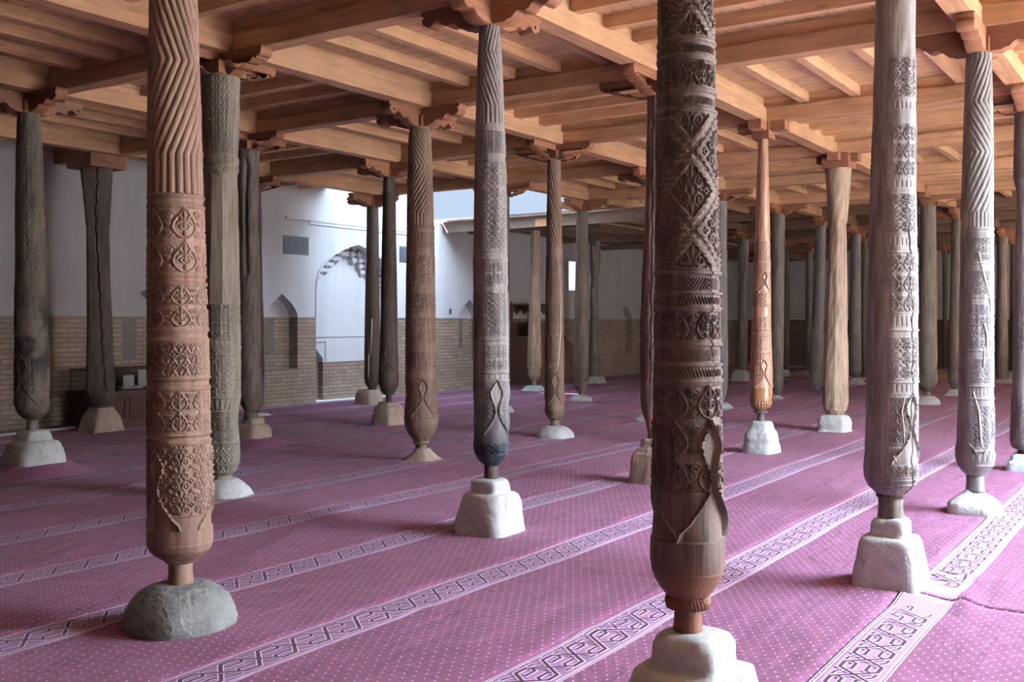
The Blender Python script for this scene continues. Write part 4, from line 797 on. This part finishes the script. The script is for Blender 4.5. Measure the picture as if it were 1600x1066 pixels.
# mihrab recess: back of brick and plaster, small slot niche, mouldings, honeycomb hood
mr = lempty('prayer_niche', MC, B3, 0); tag(mr, 'tall arched white prayer niche with honeycomb vaulting in the left wall', 'niche')
hw = (M1 - M0) / 2; D0 = .42
def mpart(name, polys, b0, th, mat):
    mb = MB(); [mb.prism(p, b0, b0 + th, fn) for p in polys]; return link(name, mb.mesh(name), mat, mr)
sl, sr = -hw + .22, -hw + .62
mpart('brick_plinth', [[(-hw, 0), (sl, 0), (sl, .78), (-hw, .78)], [(sr, 0), (hw, 0), (hw, .78), (sr, .78)]], D0, .15, M['brick'])
mpart('back_wall', [[(-hw, .78), (sl, .78), (sl, .86), ((sl + sr) / 2, 1.06), (sr, .86), (sr, .78), (hw, .78), (hw, 2.35), (.82 * hw, 2.78), (.42 * hw, 3.06), (0, 3.22), (-.42 * hw, 3.06), (-.82 * hw, 2.78), (-hw, 2.35)]], D0, .15, M['plaster'])
mpart('slot_back', [[(sl - .02, .0), (sr + .02, .0), (sr + .02, 1.1), (sl - .02, 1.1)]], D0 + .13, .03, M['brick'])
mpart('moulding', [[(-hw, 1.30), (hw, 1.30), (hw, 1.335), (-hw, 1.335)], [(sl - .1, 1.20), (sr + .06, 1.20), (sr + .06, 1.225), (sl - .1, 1.225)], [(sr + .06, .78), (sr + .08, .78), (sr + .08, 1.225), (sr + .06, 1.225)]], D0 - .02, .03, M['plaster'])
mb = MB(); a_h = lambda z: float(np.interp(z, [2.2, 2.4, 2.6, 2.78, 2.93, 3.06, 3.16, 3.22], [1, .985, .93, .82, .64, .42, .2, .02])) * hw
for k in range(8):
    z = 2.22 + k * .125; wz = a_h(min(z + .06, 3.2)); inner = max(0, 1 - (k + 1) / 7.0); reach = D0 * (k + 1) / 13.0
    n = max(2, int(wz * 2 / .15)); cw = 2 * wz / n
    for c in range(n):
        x = -wz + (c + .5) * cw; rel = abs(x) / hw
        if rel < inner * .9 or z > 3.16: continue
        dd = reach * (.55 + .45 * min(1, (rel - inner * .9) / .3)); h_ = cw * .46; y1 = D0 + .02; y0 = D0 - dd
        zt_, zm = z + .128, z + .055; ya = max(y0, .02); v = [(x - h_, y1, zt_), (x - h_, ya, zt_), (x, ya - .015, zt_), (x + h_, ya, zt_), (x + h_, y1, zt_), (x - h_, y1, zm), (x - h_, ya, zm), (x, ya - .012, zm), (x + h_, ya, zm), (x + h_, y1, zm), (x, min(ya + .03, y1 - .01), z), (x, y1, z)]
        mb.add(v, [(4, 3, 2, 1, 0), (1, 2, 7, 6), (2, 3, 8, 7), (0, 1, 6, 5), (3, 4, 9, 8), (6, 7, 10), (7, 8, 10), (5, 6, 10, 11), (8, 9, 11, 10)])
link('honeycomb_vaulting', mb.mesh('honeycomb_vaulting'), M['plaster'], mr)
mb = MB(); fr = [(a - MC, z) for a, z in mih]
for (a, z), (a2, z2) in zip(fr[:-1], fr[1:]):
    v = [(a, -.035, z), (a2, -.035, z2), (a2, .01, z2), (a, .01, z)]; s_ = 1.0; e_ = lambda p, q: (p * 1.025, q + .03)
    w_ = [(e_(a, z)[0], -.035, e_(a, z)[1]), (e_(a2, z2)[0], -.035, e_(a2, z2)[1]), (e_(a2, z2)[0], .0, e_(a2, z2)[1]), (e_(a, z)[0], .0, e_(a, z)[1])]
    mb.add(v + w_, [(0, 1, 2, 3), (4, 7, 6, 5), (0, 4, 5, 1), (3, 2, 6, 7)])
link('arch_moulding', mb.mesh('arch_moulding'), M['plaster'], mr)
mb = MB(); mb.box(2.64 * S, 4.08 * S, B3 - .055, B3, 3.60, 3.64); local('trim_1', mb, M['plaster'])
mb = MB(); mb.box(2.86 * S, 4.08 * S, B3 - .04, B3, 3.54, 3.60); local('trim_2', mb, M['plaster'])
for i0, nm in ((2.735, 'grey slatted vent in the white wall left of the arched niche'), (3.93, 'grey slatted vent in the white wall right of the arched niche')):
    e = lempty('wall_vent', i0 * S, B3, 2.92); tag(e, nm, 'vent'); mb = MB(); w = .34
    mb.box(-w, w, -.02, .0, 0, .36); link('plate', mb.mesh('plate'), M['vent'], e); mb = MB()
    for k in range(9): mb.box(-w + .02, w - .02, -.034, -.018, .02 + k * .037, .042 + k * .037)
    link('slats', mb.mesh('slats'), M['vent'], e)
e = lempty('window_1', 6.43 * S, B3, 2.5); e['kind'] = 'structure'; mb = MB(); mb.box(-.30, .30, -.03, -.017, 0, .80); link('pane', mb.mesh('pane'), M['lit'], e)
mb = MB(); [mb.box(*q) for q in ((-.34, -.30, -.045, -.016, -.04, .84), (.30, .34, -.045, -.016, -.04, .84), (-.34, .34, -.045, -.016, .80, .84), (-.34, .34, -.045, -.016, -.04, 0))]; link('frame', mb.mesh('frame'), M['plaster'], e)
o = lbox('power_socket', 4.45 * S - .04, 4.45 * S + .04, B3 - .04, B3 - .015, 1.80, 1.92, M['vent']); tag(o, 'small dark switch box on the white wall right of the brown herringbone column', 'switch')

def plain_wall(name, x0, x1, y0, y1, ht):
    mb = MB(); mb.box(x0, x1, y0, y1, 0, DZ); o = local(name, mb, M['brick_dim']); mb = MB(); mb.box(x0, x1, y0, y1, DZ, ht); local(name, mb, M['plaster'])
plain_wall('wall_back', 10.9 * S, 10.9 * S + .5, -4.6 * S, B3, ZD)
mb = MB(); mb.box(-4.6 * S, -4.5 * S, -4.6 * S, B3, 0, ZD); local('wall_front', mb, M['brick_dim'])
mb = MB(); mb.box(-4.6 * S, -.3 * S, -4.8 * S, -4.6 * S, 0, ZD + .6); mb.box(3 * S, 11 * S, -4.8 * S, -4.6 * S, 0, ZD + .6); local('wall_right', mb, M['brick_dim'])
mb = MB(); mb.box(-.3 * S, 3 * S, -4.8 * S, -4.6 * S, 0, ZD + .6); local('wall_right', mb, M['plaster'])  # unseen stretch, white and placed here to bounce sunlight sideways onto the columns

# ------------------------------------------------------------------ carpets
FEET = [(sp['foot'][0], sp['foot'][1], sp['srad']) for sp in C]
def to_local(x, y): d = Vector((x, y, 0)) - P0; return d.dot(U), -d.dot(W)
FL = []; CUT = []
for sp in C:
    a, b = to_local(sp['stone_obj'].location.x, sp['stone_obj'].location.y); amp = {(0, -2): .10, (1, -2): .10, (0, 1): .03, (2, -2): .03}.get(sp['g'], .012); FL.append((a, b, sp['srad'], amp)); CUT.append((a, b, sp['srad'] / 1.2 * .93, sp['stone'].get('e', 4.5)))
LCR, LCB = to_local(2.55, 5.75)
def hgt(a, b):
    h = .012 + .004 * (np.sin(a * 1.9 + b * 1.1) + np.sin(a * .8 - b * 2.7 + 1) + .7 * np.sin(a * 4.3 + b * 3.1) * np.sin(b * 2.3))
    for (x, y, r, amp) in FL:
        d = np.sqrt((a - x) ** 2 + (b - y) ** 2); h = h + amp * np.exp(-(np.maximum(0, d - r * .9) / .14) ** 2)
    for (x, y, th, ln, wd_, amp) in WR:
        ca, sa = math.cos(th), math.sin(th); p = (a - x) * ca + (b - y) * sa; q = -(a - x) * sa + (b - y) * ca; h = h + amp * np.exp(-(p / ln) ** 2 - (q / wd_) ** 2)
    return h
WR = [(LCR, LCB, .2, .25, .05, .035)]
for (px, py, th, ln, wd_, amp) in ((160, 765, -.5, .8, .05, .03), (115, 800, -.7, .7, .07, .02), (760, 1010, -.6, .9, .06, .014), (690, 960, -.9, .8, .08, .012), (450, 700, -.9, .6, .05, .02), (560, 640, -1, .7, .05, .02), (930, 745, -1.1, .5, .05, .015), (470, 835, .4, 1.0, .1, .02), (100, 870, .3, .6, .08, .015), (1480, 905, -1.2, .35, .04, .02)):
    Yq = F * CAMH / (py - HZ); a, b = to_local(pxX(px, Yq), Yq); WR.append((a, b, th, ln, wd_, amp))
PER = .225
ZL = [([(0, .88), (-.6, .12), (-.95, .12), (-1.64, .88), (-2.0, .88)], .085), ([(-.03, .70), (0, .64), (.36, .64), (.44, .76)], .075), ([(-.57, .30), (-.60, .36), (-.96, .36), (-1.04, .24)], .075),
      ([(-.50, .90), (-.32, .88), (-.18, .79)], .065), ([(-.10, .10), (-.28, .12), (-.42, .21)], .065)]
def ribbon(V, Fc, MI, pts, w, mi, lift, a0, bc):
    """mitred ribbon in border units: a in periods, b 0..1 across"""
    n = len(pts); P = np.array([(a0 + p[0] * PER, bc + (p[1] - .5) * BW * 1.5) for p in pts]); hwid = w * BW * .75
    base = len(V)
    for k in range(n):
        d1 = P[k] - P[k - 1] if k > 0 else P[1] - P[0]; d2 = P[k + 1] - P[k] if k < n - 1 else P[k] - P[k - 1]
        d1 = d1 / np.linalg.norm(d1); d2 = d2 / np.linalg.norm(d2); m = d1 + d2; m /= np.linalg.norm(m); nr = np.array([-m[1], m[0]]); s_ = min(1.6, 1 / max(.4, abs(np.dot(nr, [-d1[1], d1[0]]))))
        e = (d2 if k == 0 else -d1 if k == n - 1 else 0) if k in (0, n - 1) else 0
        q = P[k] - (e * hwid * .6 if k in (0, n - 1) else 0)
        V.append((*(q + nr * hwid * s_), lift)); V.append((*(q - nr * hwid * s_), lift))
    for k in range(n - 1): Fc.append((base + 2 * k, base + 2 * k + 1, base + 2 * k + 3, base + 2 * k + 2)); MI.append(mi)
def carpet(k, a0, a1, label, group=None):
    wt = SPY + SPX * k; y_hi = -(wt - BW - .005); y_lo = -(wt + SPX - BW - .012); bc = -wt
    na = int((a1 - a0) / .07) + 1; gb = np.concatenate([np.linspace(y_lo, bc - BW * .8, 15)[:-1], np.linspace(bc - BW * .8, bc + BW * .8, 6), [y_hi]]); nb = len(gb); A, B = np.meshgrid(np.linspace(a0, a1, na), gb); H = hgt(A, B)
    V = np.stack([A, B, H], -1).reshape(-1, 3); V2 = V.copy(); V2[:, 2] = 0.001
    idx = np.arange(na * nb).reshape(nb, na); q = np.stack([idx[:-1, :-1], idx[:-1, 1:], idx[1:, 1:], idx[1:, :-1]], -1).reshape(-1, 4)
    nv = na * nb; sk = []
    for line in (idx[0, ::-1], idx[-1, :], idx[:, 0], idx[::-1, -1]):
        sk.append(np.stack([line[:-1], line[1:], line[1:] + nv, line[:-1] + nv], -1))
    qc = V[q].mean(1); inb = np.abs(qc[:, 1] - bc) < BW * .8; qm = np.where(inb, 3, 0); keep = np.ones(len(q), bool)
    for (x, y, r, e_) in CUT: keep &= ~(((np.abs(qc[:, 0] - x) / r) ** e_ + (np.abs(qc[:, 1] - y) / r) ** e_) < .8)
    for (x0, x1, y0, y1) in ((5.32 * S + .05, 5.32 * S + 2.85, B3 - .60, B3 + .1), (1.36 * S - .95, 1.36 * S + .75, B3 - .80, B3 - .2)): keep &= ~((qc[:, 0] > x0) & (qc[:, 0] < x1) & (qc[:, 1] > y0) & (qc[:, 1] < y1))
    q = q[keep]; qm = qm[keep]; faces = [q] + sk; V = np.vstack([V, V2]); mi = list(qm) + [0] * sum(len(s_) for s_ in sk)
    rv, rf, rm = [], [], []
    n0 = int(math.ceil(a0 / PER + 2.05)); n1 = int(math.floor(a1 / PER - .5)) + 1
    st = 6                                                    # border ground and its thin side lines follow the floor in short steps
    def strip(y0, y1, mi_, lift):
        xs = np.arange(a0 + .01, a1 - .01, PER / 3); b = len(rv)
        for x in xs: rv.append((x, y0, lift)); rv.append((x, y1, lift))
        for t in range(len(xs) - 1): rf.append((b + 2 * t, b + 2 * t + 2, b + 2 * t + 3, b + 2 * t + 1)); rm.append(mi_)
    for s_ in (-1, 1):
        for o_, w_ in ((.84, .03), (.94, .022), (1.03, .02)):
            if abs(o_ * BW) < BW + .0: strip(bc + s_ * BW * o_ - BW * w_, bc + s_ * BW * o_ + BW * w_, 1, .0034)
    for t in range(n0, n1):
        for pts, w in ZL: ribbon(rv, rf, rm, pts, w + .06, 1, .0040, t * PER, bc)
        for pts, w in ZL: ribbon(rv, rf, rm, pts, w, 2, .0048, t * PER, bc)
    rv = np.array(rv); rv[:, 2] += hgt(rv[:, 0], rv[:, 1]) + .001; rf = np.array(rf) + len(V); faces.append(rf); V = np.vstack([V, rv]); mi += rm
    F_ = np.vstack(faces); me = mesh_np('prayer_carpet', V, F_); me.polygons.foreach_set('material_index', np.array(mi, np.int32))
    org = np.array([(a0 + a1) / 2, (y_lo + y_hi) / 2, 0])
    o = link('prayer_carpet', me, [M['carpet'], M['yarn_light'], M['yarn_dark'], M['yarn_field']]); o.location = P0; o.rotation_euler = (0, 0, UA); me.polygons.foreach_set('use_smooth', [True] * len(me.polygons))
    tag(o, label, 'carpet', group); return o
CL = {3: 'maroon carpet runner outermost on the right, only its far end in view', 1: 'maroon carpet runner whose border enters the bottom edge left of the nearest column base',
      0: 'maroon carpet runner whose border enters the bottom edge right of the round grey base', -1: 'maroon carpet runner whose border passes just behind the round grey stone base'}
for k_, w_ in zip(range(-2, -10, -1), ('second', 'third', 'fourth', 'fifth', 'sixth', 'seventh', 'eighth', 'ninth')): CL[k_] = 'maroon carpet runner, %s border line beyond the round grey stone base' % w_
for k in range(-9, 4):
    wq = SPY + SPX * k; a_far = 10.2 * S if wq < -2.6 * S else 8.15 * S
    if k == 2:
        carpet(k, -4.0 * S, -.12, 'near piece of pinkish carpet in the bottom right corner, in front of the seam'); carpet(k, -.10, a_far, 'long pinkish carpet beginning at the seam beside the cracked pale column base')
    else: carpet(k, -4.0 * S, a_far, CL[k])

# ------------------------------------------------------------------ wooden pulpit at the left wall
e = lempty('pulpit', 5.32 * S, B3 - .62, 0); tag(e, 'dark wooden stair pulpit with arched top panel against the left wall, behind the square post', 'pulpit')
def P(name, mb, mat=None): return bevel(link(name, mb.mesh(name), mat or M['minbar'], e), .004, 1)
mb = MB(); mb.box(0, .9, 0, .56, 0, 1.25); P('body', mb)
for nm, y0 in (('side_panel', -.03), ('side_panel', .56)):
    mb = MB(); pts = [(0, 0), (2.9, 0), (2.9, .42), (.9, 1.62), (0, 1.62)]; mb.prism(pts, y0, y0 + .03, fn)
    for k in range(9): a = .05 + k * .31; mb.box(a, a + .04, y0 - .012, y0 + .0, 0.02, max(.3, min(1.55, 1.58 - max(0, a - .9) * .6)))
    P(nm, mb)
for k in range(5): mb = MB(); mb.box(.9 + .4 * k, 1.3 + .4 * k, .0, .56, 0, 1.0 - .2 * k); P('step', mb)
mb = MB(); mb.tube([(.9, -.015, 1.66), (2.95, -.015, .44)], .035); P('handrail', mb)
mb = MB(); mb.tube([(.9, .575, 1.66), (2.95, .575, .44)], .035); P('handrail', mb)
for x in (0.03, .87):
    for y in (-.015, .575): mb = MB(); mb.box(x - .035, x + .035, y - .035, y + .035, 1.6, 2.02); mb.add([(x - .05, y - .05, 2.02), (x + .05, y - .05, 2.02), (x + .05, y + .05, 2.02), (x - .05, y + .05, 2.02), (x, y, 2.14)], [(0, 1, 4), (1, 2, 4), (2, 3, 4), (3, 0, 4), (3, 2, 1, 0)]); P('post', mb)
mb = MB()
for y0 in (-.03, .56):
    pts = [(0, 1.92), (0, 2.04), (.45, 2.08), (.9, 2.04), (.9, 1.92), (.86, 1.92), (.80, 1.84), (.72, 1.92), (.64, 1.8), (.45, 1.95), (.26, 1.8), (.18, 1.92), (.1, 1.84), (.04, 1.92)]; mb.prism(pts, y0, y0 + .03, fn)
mb.box(0, .9, -.03, .59, 2.04, 2.08); P('arched_rail', mb)
mb = MB(); mb.box(.43, .47, -.03, 0, 1.62, 1.9); P('post', mb)

# ------------------------------------------------------------------ display case and papers at the far left
e = lempty('display_case', 1.36 * S, B3 - .5, 0); tag(e, 'low dark carved display case with glass cover behind the dark square-hewn column', 'display case'); w0, w1 = -.95, .75
def P(name, mb, mat=None, bv=True):
    o = link(name, mb.mesh(name), mat or M['dark_wood'], e); return bevel(o, .004, 1) if bv else o
mb = MB(); mb.box(w0, w1, -.3, .3, 0.06, .50); P('chest', mb)
mb = MB(); mb.box(w0 - .04, w1 + .04, -.34, .34, 0, .06); P('plinth', mb)
mb = MB(); mb.box(w0 - .05, w1 + .05, -.35, .35, .50, .545); P('top_board', mb)
for k in range(3):
    x = w0 + .06 + k * .55; mb = MB(); mb.box(x, x + .48, -.322, -.298, .11, .135); mb.box(x, x + .48, -.322, -.298, .42, .445); mb.box(x, x + .025, -.322, -.298, .11, .445); mb.box(x + .455, x + .48, -.322, -.298, .11, .445)
    for q in range(14):
        a = q * 2.4; r_ = .03 + .010 * q; cx_, cz_ = x + .24 + r_ * math.cos(a) * 1.2, .277 + min(.11, r_) * math.sin(a) * .8; mb.box(cx_ - .014, cx_ + .014, -.312, -.298, cz_ - .01, cz_ + .012)
    P('carved_panel', mb)
mb = MB(); mb.tube([(w0, -.3, .88), (w1, -.3, .88), (w1, .3, .88), (w0, .3, .88), (w0, -.3, .88)], .011); [mb.tube([(x, y, .54), (x, y, .88)], .009) for x in (w0, w1) for y in (-.3, .3)]; P('cover_frame', mb, None, False)
mb = MB(); mb.box(w0 + .01, w1 - .01, -.297, -.293, .55, .87); mb.box(w0 + .01, w1 - .01, .293, .297, .55, .87); mb.box(w0 + .01, w1 - .01, -.29, .29, .874, .878); P('glass_cover', mb, M['glass'], False)
def openbook(x, y, z, rz, w, label, tilt=.12):
    e2 = lempty('open_book', 1.36 * S + x, B3 - .5 + y, z); e2.rotation_euler = (0, 0, UA + rz); tag(e2, label, 'book')
    for s_ in (-1, 1):
        mb = MB(); n = 7; v = []
        for k in range(n): u_ = k / (n - 1); v += [(s_ * u_ * w, -w * .6, .012 + .03 * math.sin(u_ * 2.6) ** 1), (s_ * u_ * w, w * .6, .012 + .03 * math.sin(u_ * 2.6))]
        m_ = len(v); v += [(a, b, .004) for a, b, c in v]; f = [(2 * k, 2 * k + 1, 2 * k + 3, 2 * k + 2) for k in range(n - 1)] + [(m_ + 2 * k, m_ + 2 * k + 2, m_ + 2 * k + 3, m_ + 2 * k + 1) for k in range(n - 1)]
        f += [(2 * k, 2 * k + 2, m_ + 2 * k + 2, m_ + 2 * k) for k in range(n - 1)] + [(2 * k + 3, 2 * k + 1, m_ + 2 * k + 1, m_ + 2 * k + 3) for k in range(n - 1)] + [(2 * n - 2, 2 * n - 1, m_ + 2 * n - 1, m_ + 2 * n - 2), (1, 0, m_, m_ + 1)]
        mb.add(v, f); link('pages', mb.mesh('pages'), M['paper'], e2, smooth=False)
    mb = MB(); mb.box(-w - .01, w + .01, -w * .62, w * .62, 0, .004); link('cover', mb.mesh('cover'), M['cover'], e2)
openbook(.38, -.05, .547, .15, .2, 'open book lying right in the glass-covered display case'); openbook(-.1, .02, .547, -.2, .17, 'open book lying left of the other in the glass-covered display case')
for x, h_, lab in ((.30, .14, 'white card standing at the back of the display case, beside the reddish column'), (.02, .10, 'smaller pale card standing at the back of the display case')):
    mb = MB(); mb.box(-.1, .1, -.003, .003, 0, h_); o = link('paper_card', mb.mesh('paper_card'), M['paper']); o.location = AB(1.36 * S + x, B3 - .27, .70 - h_ + .06); tag(o, lab, 'card'); o.rotation_euler = (0, 0, UA); o.location.z = .547; o.scale.z = 2.0
# white strip on the floor at far left, wire
def at(px, py, z=0.0): Yq = F * (CAMH - z) / (py - HZ); return Vector((pxX(px, Yq), Yq, z))
p0, p1 = at(-60, 690), at(117, 671.5); d = p1 - p0; mb = MB(); mb.box(0, d.length, -.02, .02, .012, .05); o = bevel(link('floor_strip', mb.mesh('floor_strip'), M['steel']), .004, 1); o.location = p0; o.rotation_euler = (0, 0, math.atan2(d.y, d.x)); tag(o, 'long thin white strip lying on the floor at the far left', 'strip')
